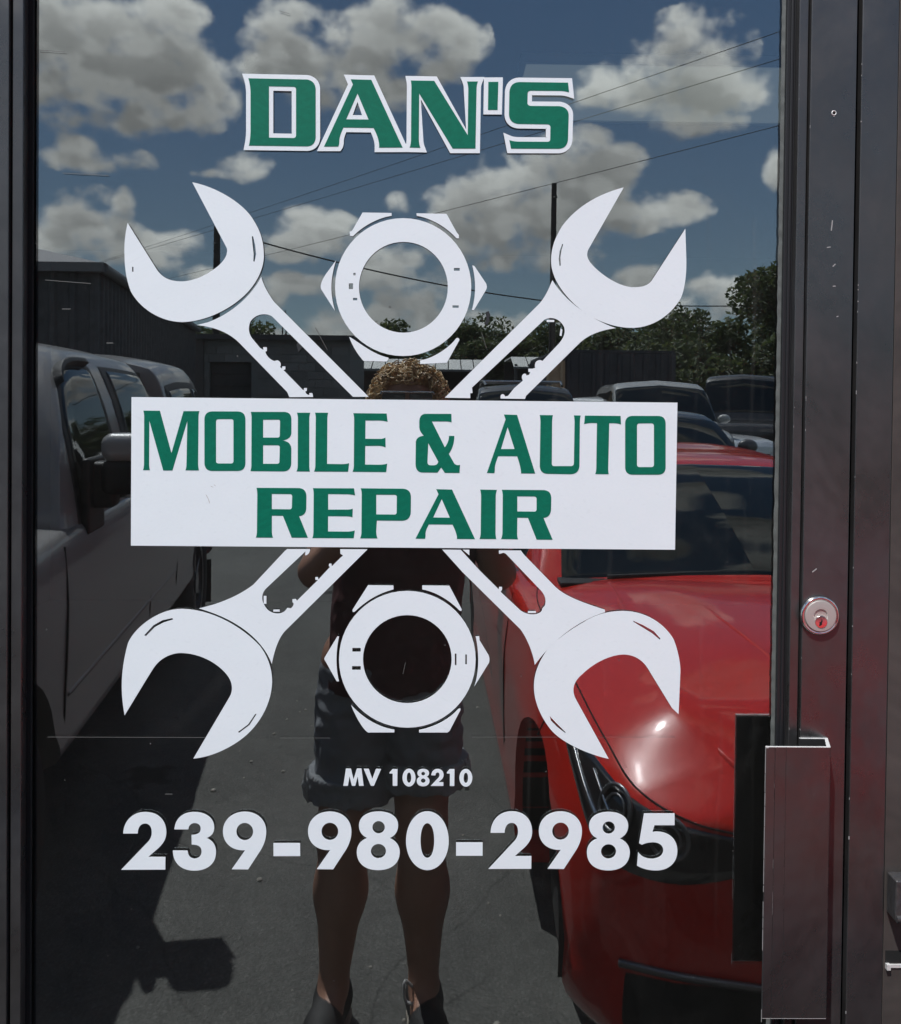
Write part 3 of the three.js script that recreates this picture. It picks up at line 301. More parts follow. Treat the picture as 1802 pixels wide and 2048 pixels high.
'M-17.2 -3.3L11.9 -3.4L13.4 -6L25.8 -29.1L25.2 -30.8L23.3 -30.2C12.4 -19 -3.6 -9.7 -17.2 -7.7Z',
'M-106.6 -59.3L-108.4 -59.3L-116.9 -73.6L-121.9 -82.3C-122.6 -84 -121.8 -85.2 -120.4 -87.3L-108.7 -108L-106.2 -108C-110.3 -92.4 -109.7 -75 -106.6 -59.3Z',
'M41 -58L44.9 -57.9L45.3 -62.3L54.2 -76.7C56.4 -79.6 56.7 -84 55.7 -86.9L40.1 -112.7C45 -98.6 45.5 -76.8 41 -58Z',
'M-92.9 -133.6C-80.2 -147.3 -64.3 -157.4 -45.9 -160.2L-45.9 -163.2L-74.3 -163.4C-80.1 -160.4 -88.9 -144.4 -92.9 -133.6Z',
'M-19.2 -160.3C-2.1 -157 13.7 -148.2 23 -137.2L25.1 -136.5L25.6 -137.9L13.8 -161.3L11.7 -162.9L-19.1 -163.1Z']]};

function outline(str) {                                               // an outline in millimetres -> THREE.Shape with its holes
  const subs = str.split('Z').filter(Boolean).map((s) => {
    const p = new THREE.Path();
    for (const [, c, rest] of s.matchAll(/([MLCQ])([^MLCQ]*)/g)) {
      const n = rest.trim().split(' ').map((x) => Number(x) / 1000);
      if (c === 'M') p.moveTo(n[0], n[1]); else if (c === 'L') p.lineTo(n[0], n[1]);
      else if (c === 'Q') p.quadraticCurveTo(...n); else p.bezierCurveTo(...n);
    }
    return p.getPoints(14).filter((q, i, a) => !i || q.distanceTo(a[i - 1]) > 2e-5);
  });
  return subs;
}
function toShape([outer, ...holes]) { const s = new THREE.Shape(outer); for (const h of holes) s.holes.push(new THREE.Path(h)); return s; }
function grow(loop, d) {                                              // moves a closed outline outwards by d, mitred
  const pts = loop.slice(); if (pts[0].distanceTo(pts[pts.length - 1]) < 1e-5) pts.pop();
  const n = pts.length, sgn = THREE.ShapeUtils.isClockWise(pts) ? -1 : 1, res = [];
  for (let i = 0; i < n; i++) {
    const a = pts[(i + n - 1) % n], b = pts[i], c = pts[(i + 1) % n];
    const e1 = b.clone().sub(a).normalize(), e2 = c.clone().sub(b).normalize();
    const n1 = new THREE.Vector2(e1.y, -e1.x), n2_ = new THREE.Vector2(e2.y, -e2.x), m = n1.clone().add(n2_);
    const L = m.lengthSq(); if (L < 1e-6) { res.push(b.clone().addScaledVector(n1, d * sgn)); continue; }
    const k = Math.min(2 / L, 2.4); res.push(b.clone().addScaledVector(m, k * d * sgn));
  }
  return res;
}
function sticker(subs, z, depth) {                                    // thin vinyl: coloured front and edges, dark adhesive back (material slot 1)
  const g = metres(new THREE.ExtrudeGeometry(toShape(subs), { depth, bevelEnabled: false, curveSegments: 1 }).translate(0, 1.4, z)), nz = g.attributes.normal, ord = [[], []];
  for (let i = 0; i < nz.count; i += 3) ord[nz.getZ(i) < -0.5 ? 1 : 0].push(i, i + 1, i + 2);
  g.setIndex([...ord[0], ...ord[1]]); g.clearGroups(); g.addGroup(0, ord[0].length, 0); g.addGroup(ord[0].length, ord[1].length, 1); return g;
}
{
  const d = thing('glass_door', 'bronze framed glass shop door with white and green repair shop lettering and mirrored surroundings', 'glass door');
  part('glass_pane', new THREE.PlaneGeometry(0.829, 2.02).translate(-0.036, 1.2, 0), M.glass, d);
  { // dust, wipe marks and dried drips on the outside of the glass
    const rs = rng(83), drips = [], arcs = [];
    for (let k = 0; k < 34; k++) drips.push([0.62 + rs() * 0.38, 0.52 + rs() * 0.3, 0.05 + rs() * 0.22, 0.0008 + rs() * 0.0012, 0.25 + rs() * 0.55]);
    for (let k = 0; k < 16; k++) drips.push([rs(), rs(), 0.03 + rs() * 0.12, 0.0007 + rs() * 0.001, 0.1 + rs() * 0.25]);
    for (let k = 0; k < 22; k++) arcs.push([rs(), rs() * 0.8, 0.10 + rs() * 0.3, 0.006 + rs() * 0.02, rs() * 6.28, 0.5 + rs(), 0.12 + rs() * 0.22]);
    const W = 512, H = 1024, t = tex(W, H, (u, v) => {
      let a = 0.26 + 0.10 * n2(u * 3, v * 6) + 0.06 * n2(u * 11 + 4, v * 24) + 0.05 * n2(u * 60, v * 150) + 0.10 * smooth(0.45, 0.1, v);
      for (const [x, y, l, w, s] of drips) { const d = Math.abs(u - x - 0.004 * n2(v * 9, x * 40)); if (d < w * 2.2 && v < y && v > y - l) a += s * (1 - d / (w * 2.2)) * smooth(y - l, y, v); }
      for (const [x, y, r, w, a0, da, s] of arcs) { const dx = u - x, dy = (v - y) * 2.4, q = Math.abs(Math.hypot(dx, dy) - r); if (q < w && Math.abs(((Math.atan2(dy, dx) - a0 + 9.42) % 6.28) - 3.14) < da) a += s * (1 - q / w) * (0.6 + 0.4 * n2(u * 90, v * 90)); }
      return [a, a, a];
    }, false);
    t.wrapS = t.wrapT = THREE.ClampToEdgeWrapping;
    part('dust_film', new THREE.PlaneGeometry(0.829, 2.02).translate(-0.036, 1.2, 0.00012), std({ color: rgb(0.42, 0.40, 0.37), roughness: 1, transparent: true, opacity: 0.040, alphaMap: t }), d);
  }
  part('reflective_film', new THREE.PlaneGeometry(0.829, 2.02).translate(-0.036, 1.2, -0.0026), M.film, d);
  const st = (x0, x1) => metres(span(x0, x1, 0.02, 2.25, -0.04, 0.020, 0.001));
  part('stile', st(0.3876, 0.4362), M.bronze, d, 'lock side stile, wide and scuffed');
  part('stile', st(-0.505, -0.4537), M.bronze, d, 'hinge side stile at the left edge');
  part('rail', metres(span(-0.4537, 0.3876, 2.17, 2.25, -0.04, 0.0195, 0.001)), M.bronze, d); part('rail', metres(span(-0.4537, 0.3876, 0.02, 0.22, -0.04, 0.0195, 0.001)), M.bronze, d);
  part('glazing_bead', metres(span(0.3763, 0.3862, 0.22, 2.17, -0.012, 0.0162, 0.001)), M.bronze, d);
  part('glazing_bead', metres(span(-0.4517, -0.4406, 0.22, 2.17, -0.012, 0.0162, 0.001)), M.bronze, d);
  part('groove', [span(0.3858, 0.388, 0.22, 2.17, -0.03, 0.008), span(-0.4540, -0.4513, 0.22, 2.17, -0.03, 0.008)], M.dark, d);
  part('gasket', [span(0.3667, 0.3767, 0.22, 2.17, 0.0006, 0.0070, 0.001), span(0.3705, 0.3738, 0.22, 2.17, 0.006, 0.0092, 0.001)], M.rubber, d);
  part('gasket', [span(-0.4512, -0.4352, 0.22, 2.17, 0.0006, 0.0045, 0.001), span(-0.4475, -0.4442, 0.22, 2.17, 0.004, 0.0075, 0.001)], std({ color: rgb(0.005, 0.005, 0.006), roughness: 0.95 }), d);
  { // ragged bead of clear sealant along the right edge of the glass
    const pos = [], idx = [], n = 420;
    for (let i = 0; i <= n; i++) {
      const y = 0.22 + 1.95 * i / n, j = 0.0009 * n2(y * 60, 3) + 0.0005 * n2(y * 190, 8);
      pos.push(0.3632 + j * 0.5, y, 0.0004, 0.3655 + j, y, 0.0030 + 0.0008 * n2(y * 90, 1), 0.3672, y, 0.0028);
      if (i) { const a = (i - 1) * 3; idx.push(a, a + 1, a + 3, a + 1, a + 4, a + 3, a + 1, a + 2, a + 4, a + 2, a + 5, a + 4); }
    }
    part('sealant', meshOf(pos, idx), M.seal, d);
  }
  { // lock cylinder
    const o = part('lock_cylinder', new THREE.LatheGeometry([[0.0001, 0], [0.0207, 0], [0.0209, 0.0012], [0.0206, 0.0030], [0.0196, 0.0042], [0.0183, 0.0044], [0.0180, 0.0036], [0.0176, 0.0040], [0.0171, 0.0038], [0.0168, 0.0010], [0.0001, 0.0010]].map((p) => new THREE.Vector2(...p)), 96).rotateX(Math.PI / 2).translate(0.4055, 1.3725, 0.0201), M.polish, d, 'round metal lock cylinder with a key slot');
    part('face', new THREE.LatheGeometry([[0.0165, 0], [0.0165, 0.0048], [0.0160, 0.0054], [0.0078, 0.0055], [0.0070, 0.0052], [0.0070, 0.0042], [0.0001, 0.0042]].map((p) => new THREE.Vector2(...p)), 96).rotateX(Math.PI / 2).translate(0.4055, 1.3725, 0.0201), std({ color: rgb(0.52, 0.49, 0.46), roughness: 0.45, metalness: 0.45 }), o);
    part('plug', new THREE.LatheGeometry([[0.0067, 0.004], [0.0067, 0.0056], [0.0062, 0.0061], [0.0001, 0.0061]].map((p) => new THREE.Vector2(...p)), 64).rotateX(Math.PI / 2).translate(0.4057, 1.3666, 0.0201), std({ color: rgb(0.80, 0.68, 0.64), roughness: 0.2, metalness: 1 }), o);
    const k = new THREE.Shape([[0.0002, 0.0022], [0.0010, 0.0022], [0.0008, 0.0006], [0.0014, -0.0006], [0.0006, -0.0018], [0.0010, -0.0036], [-0.0014, -0.0052], [-0.0026, -0.0052], [-0.0018, -0.0030], [-0.0022, -0.0014], [-0.0004, -0.0004]].map((p) => new THREE.Vector2(...p)));
    part('key_slot', new THREE.ExtrudeGeometry(k, { depth: 0.0001, bevelEnabled: false }).translate(0.4057, 1.3675, 0.02625), M.dark, o);
  }
  { // pull handle: an extruded channel, cut ends bare
    const pr = [[0.3414, 0.0447], [0.3420, 0.0463], [0.3505, 0.0465], [0.3507, 0.0459], [0.3511, 0.0459], [0.3513, 0.0465], [0.3620, 0.0465], [0.3622, 0.0461], [0.3625, 0.0461], [0.3627, 0.0465], [0.4083, 0.0465], [0.4090, 0.0458], [0.4168, 0.0206], [0.4160, 0.0202], [0.3863, 0.0202], [0.3863, 0.0226], [0.4126, 0.0228], [0.4056, 0.0436], [0.4045, 0.0440], [0.3440, 0.0440], [0.3422, 0.0436]];
    const s = new THREE.Shape(pr.map(([x, z]) => new THREE.Vector2(x, -z))), up = (g, y) => g.rotateX(-Math.PI / 2).translate(0, y, 0);
    const h = part('pull_handle', metres(up(new THREE.ExtrudeGeometry(s, { depth: 0.2838, bevelEnabled: false }), 0.957)), M.bronze, d, 'bronze pull handle, a bent plate with bare worn edges');
    part('cut_end', up(new THREE.ExtrudeGeometry(s, { depth: 0.0004, bevelEnabled: false }), 1.2408), M.bare, h);
    part('cut_end', up(new THREE.ExtrudeGeometry(s, { depth: 0.0004, bevelEnabled: false }), 0.9566), M.bare, h);
    const rnd = rng(71), w = [];
    for (let k = 0, y = 1.24; y > 0.965; k++) { const l = 0.004 + rnd() * 0.03, f = (y - 0.957) / 0.284; if (rnd() < 0.35 + f * 0.65) { w.push(span(0.34132, 0.34150 + rnd() * 0.00025 * f, y - l, y, 0.0446, 0.0460)); } y -= l + rnd() * 0.004 * (1.3 - f); }
    for (let k = 0; k < 5; k++) { const y = 1.235 - rnd() * 0.2; w.push(span(0.3506, 0.35075, y - 0.006 - rnd() * 0.02, y, 0.0464, 0.04655)); }
    w.push(span(0.3414, 0.3445, 1.2395, 1.2410, 0.0452, 0.0467, 0.0005));
    part('worn_edge', w, M.worn, h);
  }
  { // empty screw hole and scuffs on the stile
    const s = part('screw_hole', new THREE.TorusGeometry(0.0022, 0.0006, 8, 24).translate(0.4128, 1.9044, 0.0201), M.bare, d);
    part('hole', new THREE.CircleGeometry(0.0019, 20).translate(0.4128, 1.9044, 0.0203), M.dark, s);
    const rnd = rng(29), w = [];
    for (let k = 0; k < 16; k++) { const y = 0.95 + rnd() * 1.05, x = rnd() < 0.35 ? 0.3873 + rnd() * 0.0008 : 0.3765 + rnd() * 0.0006, z = x < 0.38 ? 0.0161 : 0.0199; w.push(span(x, x + 0.0002 + rnd() * 0.0003, y, y + 0.0006 + rnd() * rnd() * 0.008, z - 0.001, z + 0.0003)); }
    for (const [x, y, a, l] of [[0.4128, 1.9010, 0, 0.0012], [0.4125, 1.786, 0.1, 0.011], [0.4095, 1.763, 1.4, 0.004], [0.416, 1.722, 1.5, 0.003], [0.4155, 1.744, 0.8, 0.004], [0.4, 1.42, 0.9, 0.006], [0.42, 1.69, 1.2, 0.002]]) w.push(new THREE.BoxGeometry(0.0011, l, 0.0004).rotateZ(-a).translate(x, y, 0.0201));
    part('scuff', w, M.worn, d);
  }
  // the stickers
  const D0 = 0.00025, TH = 0.0003;
  ART.shop.forEach((s, i) => {
    const o = outline(s), w = part('letter_backing', sticker(o.map((l, k) => grow(l, k ? -0.0046 : 0.0048)), D0 + i * 0.00002, TH), [M.white, M.backing], d, i ? undefined : 'white backing of the first letter of the shop name');
    part('letter', sticker(o, D0 + TH + i * 0.00002 + 0.00002, 0.0002), [M.green, M.backing], w);
  });
  const ban = part('banner', sticker(outline(ART.banner), D0, TH), [M.white, M.backing], d, 'wide white banner with two lines of green lettering');
  ART.letters.forEach((s) => part('letter', sticker(outline(s), D0 + TH + 0.00002, 0.0002), [M.green, M.backing], ban));
  part('smudge', [[-0.2495, 1.4905, 0.0007, 0.007, 0.5], [-0.2475, 1.486, 0.0008, 0.006, 0.3], [-0.2445, 1.5015, 0.0006, 0.004, 1.1], [-0.2415, 1.503, 0.0006, 0.003, 0.9]].map(([x, y, w, l, a]) => new THREE.CircleGeometry(0.5, 7).scale(w, l, 1).rotateZ(a).translate(x, y, D0 + TH + 0.00003)), std({ color: rgb(0.50, 0.47, 0.46), roughness: 0.8 }), ban);
  const which = ['upper left', 'upper right', 'lower left', 'lower right'];
  ART.wrench.forEach(([a, b], i) => {
    const w = part('wrench_emblem', sticker(outline(a), D0, TH), [M.white, M.backing], d, 'white open end wrench emblem, ' + which[i]);
    part('handle', sticker(outline(b), D0, TH), [M.white, M.backing], w);
    (i === 1 ? ART.bits.slice(0, 2) : i === 2 ? ART.bits.slice(2, 4) : i === 3 ? ART.bits.slice(4) : []).forEach((s) => part('vinyl_scrap', sticker(outline(s), D0, TH), [M.white, M.backing], w));
  });
  ART.nut.forEach((n, i) => {
    const r = part('nut_emblem', sticker(outline(n[0]), D0, TH), [M.white, M.backing], d, i ? 'white ring of the lower hex nut emblem' : 'white ring of the upper hex nut emblem');
    n.slice(1).forEach((s) => part('nut_corner', sticker(outline(s), D0, TH), [M.white, M.backing], r));
  });
  ART.permit.forEach((s) => part('permit_letter', sticker(outline(s), D0, TH), [M.white, M.backing], d));
  ART.phone.forEach((s) => part('phone_digit', sticker(outline(s), D0, TH), [M.white, M.backing], d));
  const scr = std({ color: rgb(0.13, 0.13, 0.125), roughness: 0.7 });
  [[-0.3350, 1.2298, 0.1693, 0.0005, 0.003], [-0.1425, 1.2301, 0.0540, 0.00035, 0.006], [-0.3813, 1.8346, 0.0490, 0.0006, -0.041], [-0.3995, 1.7197, 0.0491, 0.0006, -0.065], [-0.4012, 1.6906, 0.0091, 0.0008, 0.011], [-0.3547, 1.6547, 0.0069, 0.001, 0.011], [-0.2890, 1.1683, 0.0081, 0.0007, 0.005], [-0.0359, 1.3066, 0.0128, 0.0004, 1.367], [0.1486, 1.2328, 0.2208, 0.0003, 0.006], [-0.1284, 1.6617, 0.0276, 0.0004, -1.055], [0.0467, 1.6618, 0.0180, 0.0004, -1.257], [-0.4182, 1.9650, 0.0292, 0.0006, -0.058], [-0.1698, 2.0095, 0.0111, 0.0006, -0.276]].forEach(([x, y, l, w, a]) => part('scratch', new THREE.PlaneGeometry(l, w).rotateZ(a).translate(x, y, 0.0003), scr, d));
  const fl = part('dirt_fleck', [[-0.246, 1.977, 0.00025], [-0.414, 1.790, 0.00031], [-0.009, 1.908, 0.00033], [0.324, 1.109, 0.00060], [-0.274, 1.113, 0.00024], [0.047, 1.745, 0.00032], [-0.205, 1.015, 0.00020], [-0.200, 1.729, 0.00041], [0.046, 1.353, 0.00033], [0.206, 1.200, 0.00046], [0.081, 1.734, 0.00023], [0.291, 1.763, 0.00038], [0.166, 1.150, 0.00025], [-0.382, 1.923, 0.00026], [0.313, 1.425, 0.00055], [0.287, 1.060, 0.00021], [-0.198, 1.037, 0.00063], [0.256, 1.744, 0.00065], [-0.202, 1.917, 0.00037], [-0.421, 1.346, 0.00070], [0.019, 1.841, 0.00026], [-0.381, 1.713, 0.00050], [-0.000, 1.782, 0.00026], [-0.013, 1.702, 0.00044], [-0.238, 1.414, 0.00042], [0.079, 1.847, 0.00022], [-0.231, 1.919, 0.00041], [-0.219, 0.978, 0.00048], [0.351, 1.861, 0.00045], [-0.358, 1.931, 0.00037], [0.095, 1.107, 0.00046], [0.091, 1.299, 0.00068], [-0.371, 1.616, 0.00022], [0.276, 1.974, 0.00064], [0.119, 1.195, 0.00066], [-0.260, 2.017, 0.00051], [-0.223, 1.040, 0.00064], [0.008, 1.332, 0.00061], [0.021, 0.966, 0.00021], [-0.401, 1.183, 0.00050], [-0.321, 1.869, 0.00035], [-0.151, 0.942, 0.00039], [0.197, 1.317, 0.00063], [-0.109, 0.965, 0.00046], [-0.088, 1.666, 0.00051], [0.325, 0.959, 0.00041], [-0.328, 1.750, 0.00060], [-0.309, 1.223, 0.00080], [-0.218, 1.642, 0.00080], [0.165, 1.772, 0.00070], [-0.055, 1.697, 0.00100], [0.069, 1.164, 0.00060]].map(([x, y, s]) => new THREE.CircleGeometry(s, 5).translate(x, y, 0.0003)), scr, d); fl.userData.kind = 'stuff';
  const chip = std({ color: rgb(0.02, 0.022, 0.025), roughness: 0.7 });
  [['0 0L3 1L5 -4L3.4 -6L4 -10L1.5 -14L-1.5 -13L0.5 -7', 0.0485, 1.6925], ['0 0L6 5L11 4L8 -2L2 -9L1 -4', -0.155, 1.656]].forEach(([s, x, y]) => part('tape_scrap', new THREE.ShapeGeometry(toShape(outline('M' + s + 'Z'))).translate(x, y, 0.0003), chip, d));
}

// ---------------------------------------------------------------- lofted vehicle bodies
const cr = (a, b, c, d, t) => 0.5 * (2 * b + (c - a) * t + (2 * a - 5 * b + 4 * c - d) * t * t + (3 * b - a - 3 * c + d) * t * t * t);
class Loft {                                                          // half sections [z, [x, y], ...], bottom to top, mirrored in x
  constructor(stations, soft = 0.75) { this.st = stations; this.n = stations.length; this.m = stations[0].length - 1; this.soft = soft; }
  at(a, b, side = 1) {
    a = clamp(a, 0, this.n - 1); b = clamp(b, 0, this.m - 1);
    const i = Math.min(this.n - 2, Math.floor(a)), t = a - i, j = Math.min(this.m - 2, Math.floor(b)), s = b - j, I = (k) => this.st[clamp(i + k, 0, this.n - 1)];
    const row = (q, c) => cr(I(-1)[q + 1][c], I(0)[q + 1][c], I(1)[q + 1][c], I(2)[q + 1][c], t);
    const J = (k) => clamp(j + k, 0, this.m - 1), col = (c) => { const p = [J(-1), J(0), J(1), J(2)].map((q) => row(q, c)); return mix(mix(p[1], p[2], s), cr(...p, s), this.soft); };
    const z = cr(I(-1)[0], I(0)[0], I(1)[0], I(2)[0], t);
    return V(col(0) * side, col(1), mix(mix(I(0)[0], I(1)[0], t), z, 0.5));
  }
  normal(a, b, side) {
    const e = 0.02, u = this.at(a + e, b, side).sub(this.at(a - e, b, side)), v = this.at(a, b + e, side).sub(this.at(a, b - e, side));
    const n = u.cross(v).normalize(); return side > 0 ? n.negate() : n;
  }
  solid(na = 5, nb = 4) {                                             // closed mesh with flat ends
    const A = (this.n - 1) * na, B = (this.m - 1) * nb, ring = 2 * B, pos = [], idx = [];
    for (let i = 0; i <= A; i++) for (let j = 0; j < ring; j++) { const b = j <= B ? j / nb : (ring - j) / nb, p = this.at(i / na, b, j <= B ? 1 : -1); pos.push(p.x, p.y, p.z); }
    for (let i = 0; i < A; i++) for (let j = 0; j < ring; j++) { const k = (j + 1) % ring, a = i * ring + j, b = i * ring + k, c = a + ring, d = b + ring; idx.push(a, b, c, b, d, c); }
    for (const [i, f] of [[0, 1], [A, 0]]) {
      const c = pos.length / 3; let x = 0, y = 0; for (let j = 0; j < ring; j++) y += pos[(i * ring + j) * 3 + 1] / ring;
      pos.push(0, y, pos[i * ring * 3 + 2]);
      for (let j = 0; j < ring; j++) { const k = (j + 1) % ring; f ? idx.push(c, i * ring + k, i * ring + j) : idx.push(c, i * ring + j, i * ring + k); }
    }
    return meshOf(pos, idx);
  }
  patch(lower, upper, side, lift = 0.004, n = 24, m = 8, thick = 0) {   // a panel between two curves given in (a, b), lifted off the surface
    const pos = [], idx = [], cv = (c, t) => { const k = Math.min(c.length - 2, Math.floor(t * (c.length - 1))), s = t * (c.length - 1) - k, g = (q) => c[clamp(q, 0, c.length - 1)]; return [0, 1].map((d) => cr(g(k - 1)[d], g(k)[d], g(k + 1)[d], g(k + 2)[d], s)); };
    for (let i = 0; i <= n; i++) for (let j = 0; j <= m; j++) {
      const l = cv(lower, i / n), u = cv(upper, i / n), a = mix(l[0], u[0], j / m), b = mix(l[1], u[1], j / m);
      const edge = i === 0 || (j === 0 && l[1] > 0.02) || i === n || (j === m && u[1] < this.m - 1.01), p = this.at(a, b, side).addScaledVector(this.normal(a, b, side), edge ? -0.004 : lift);
      pos.push(p.x, p.y, p.z);
      if (i && j) { const q = i * (m + 1) + j; idx.push(...(side > 0 ? [q - m - 2, q - m - 1, q, q - m - 2, q, q - 1] : [q - m - 2, q, q - m - 1, q - m - 2, q - 1, q])); }
    }
    return meshOf(pos, idx);
  }
  line(pts, side, lift = 0.001, r = 0.003, seg = 40) { return tube(pts.map(([a, b]) => this.at(a, b, side).addScaledVector(this.normal(a, b, side), lift)), r, seg, 5); }
}
const cut = new Evaluator(); cut.useGroups = false;
function carve(geo, cutters) {
  let b = new Brush(geo); b.updateMatrixWorld();
  for (const c of cutters) { const k = new Brush(c); k.updateMatrixWorld(); b = cut.evaluate(b, k, SUBTRACTION); }
  return b.geometry;
}
function wheel(parent, x, y, z, r, w, side, mats, spokes = 10) {      // tyre > rim, spokes, hub
  const prof = [[r * 0.62, -w * 0.42], [r * 0.70, -w * 0.49], [r * 0.90, -w * 0.5], [r * 0.985, -w * 0.40], [r, -w * 0.2], [r, w * 0.2], [r * 0.985, w * 0.40], [r * 0.90, w * 0.5], [r * 0.70, w * 0.49], [r * 0.62, w * 0.42]];
  const t = part('wheel', new THREE.LatheGeometry(prof.map((p) => new THREE.Vector2(...p)), 48).rotateZ(-Math.PI / 2).translate(x, y, z), mats.tyre, parent);
  part('rim', new THREE.LatheGeometry([[r * 0.64, -w * 0.42], [r * 0.60, -w * 0.3], [r * 0.60, w * 0.3], [r * 0.66, w * 0.46], [r * 0.60, w * 0.44]].map((p) => new THREE.Vector2(...p)), 48).rotateZ(-Math.PI / 2).translate(x, y, z), mats.rim, t);
  const sp = [];
  for (let k = 0; k < spokes; k++) { const g = rbox(0.018, r * 0.56, r * 0.075, 0, r * 0.34, 0, 0.006, 1); g.rotateX(k / spokes * 2 * Math.PI).translate(x + side * w * 0.36, y, z); sp.push(g); }
  part('spoke_set', sp, mats.rim, t); part('hub', new THREE.CylinderGeometry(r * 0.16, r * 0.18, 0.03, 20).rotateZ(Math.PI / 2).translate(x + side * w * 0.38, y, z), mats.rim, t);
  part('brake_disc', new THREE.CylinderGeometry(r * 0.45, r * 0.45, 0.02, 24).rotateZ(Math.PI / 2).translate(x, y, z), mats.disc, t);
}
const C = {
  tyre: std({ color: rgb(0.018, 0.018, 0.019), roughness: 0.85 }), rim: std({ color: rgb(0.25, 0.25, 0.26), roughness: 0.3, metalness: 0.8 }), disc: std({ color: rgb(0.12, 0.11, 0.10), roughness: 0.5, metalness: 0.7 }),
  glass: phy({ color: rgb(0.006, 0.009, 0.009), roughness: 0.03, ior: 1.5 }), trim: std({ color: rgb(0.012, 0.012, 0.013), roughness: 0.55 }), lamp: phy({ color: rgb(0.02, 0.02, 0.021), roughness: 0.10, clearcoat: 1, clearcoatRoughness: 0.03 }),
  chrome: std({ color: rgb(0.6, 0.6, 0.6), roughness: 0.2, metalness: 1 }), well: std({ color: rgb(0.008, 0.008, 0.008), roughness: 0.95 }), plate: std({ color: rgb(0.55, 0.55, 0.53), roughness: 0.6 }),
};
const paint = (r, g, b, rough = 0.35) => phy({ color: rgb(r, g, b), roughness: rough, clearcoat: 1, clearcoatRoughness: 0.035 });
function creased(g, deg = 30) { return toCreasedNormals(g.index ? g.toNonIndexed() : g, deg * DEG); }

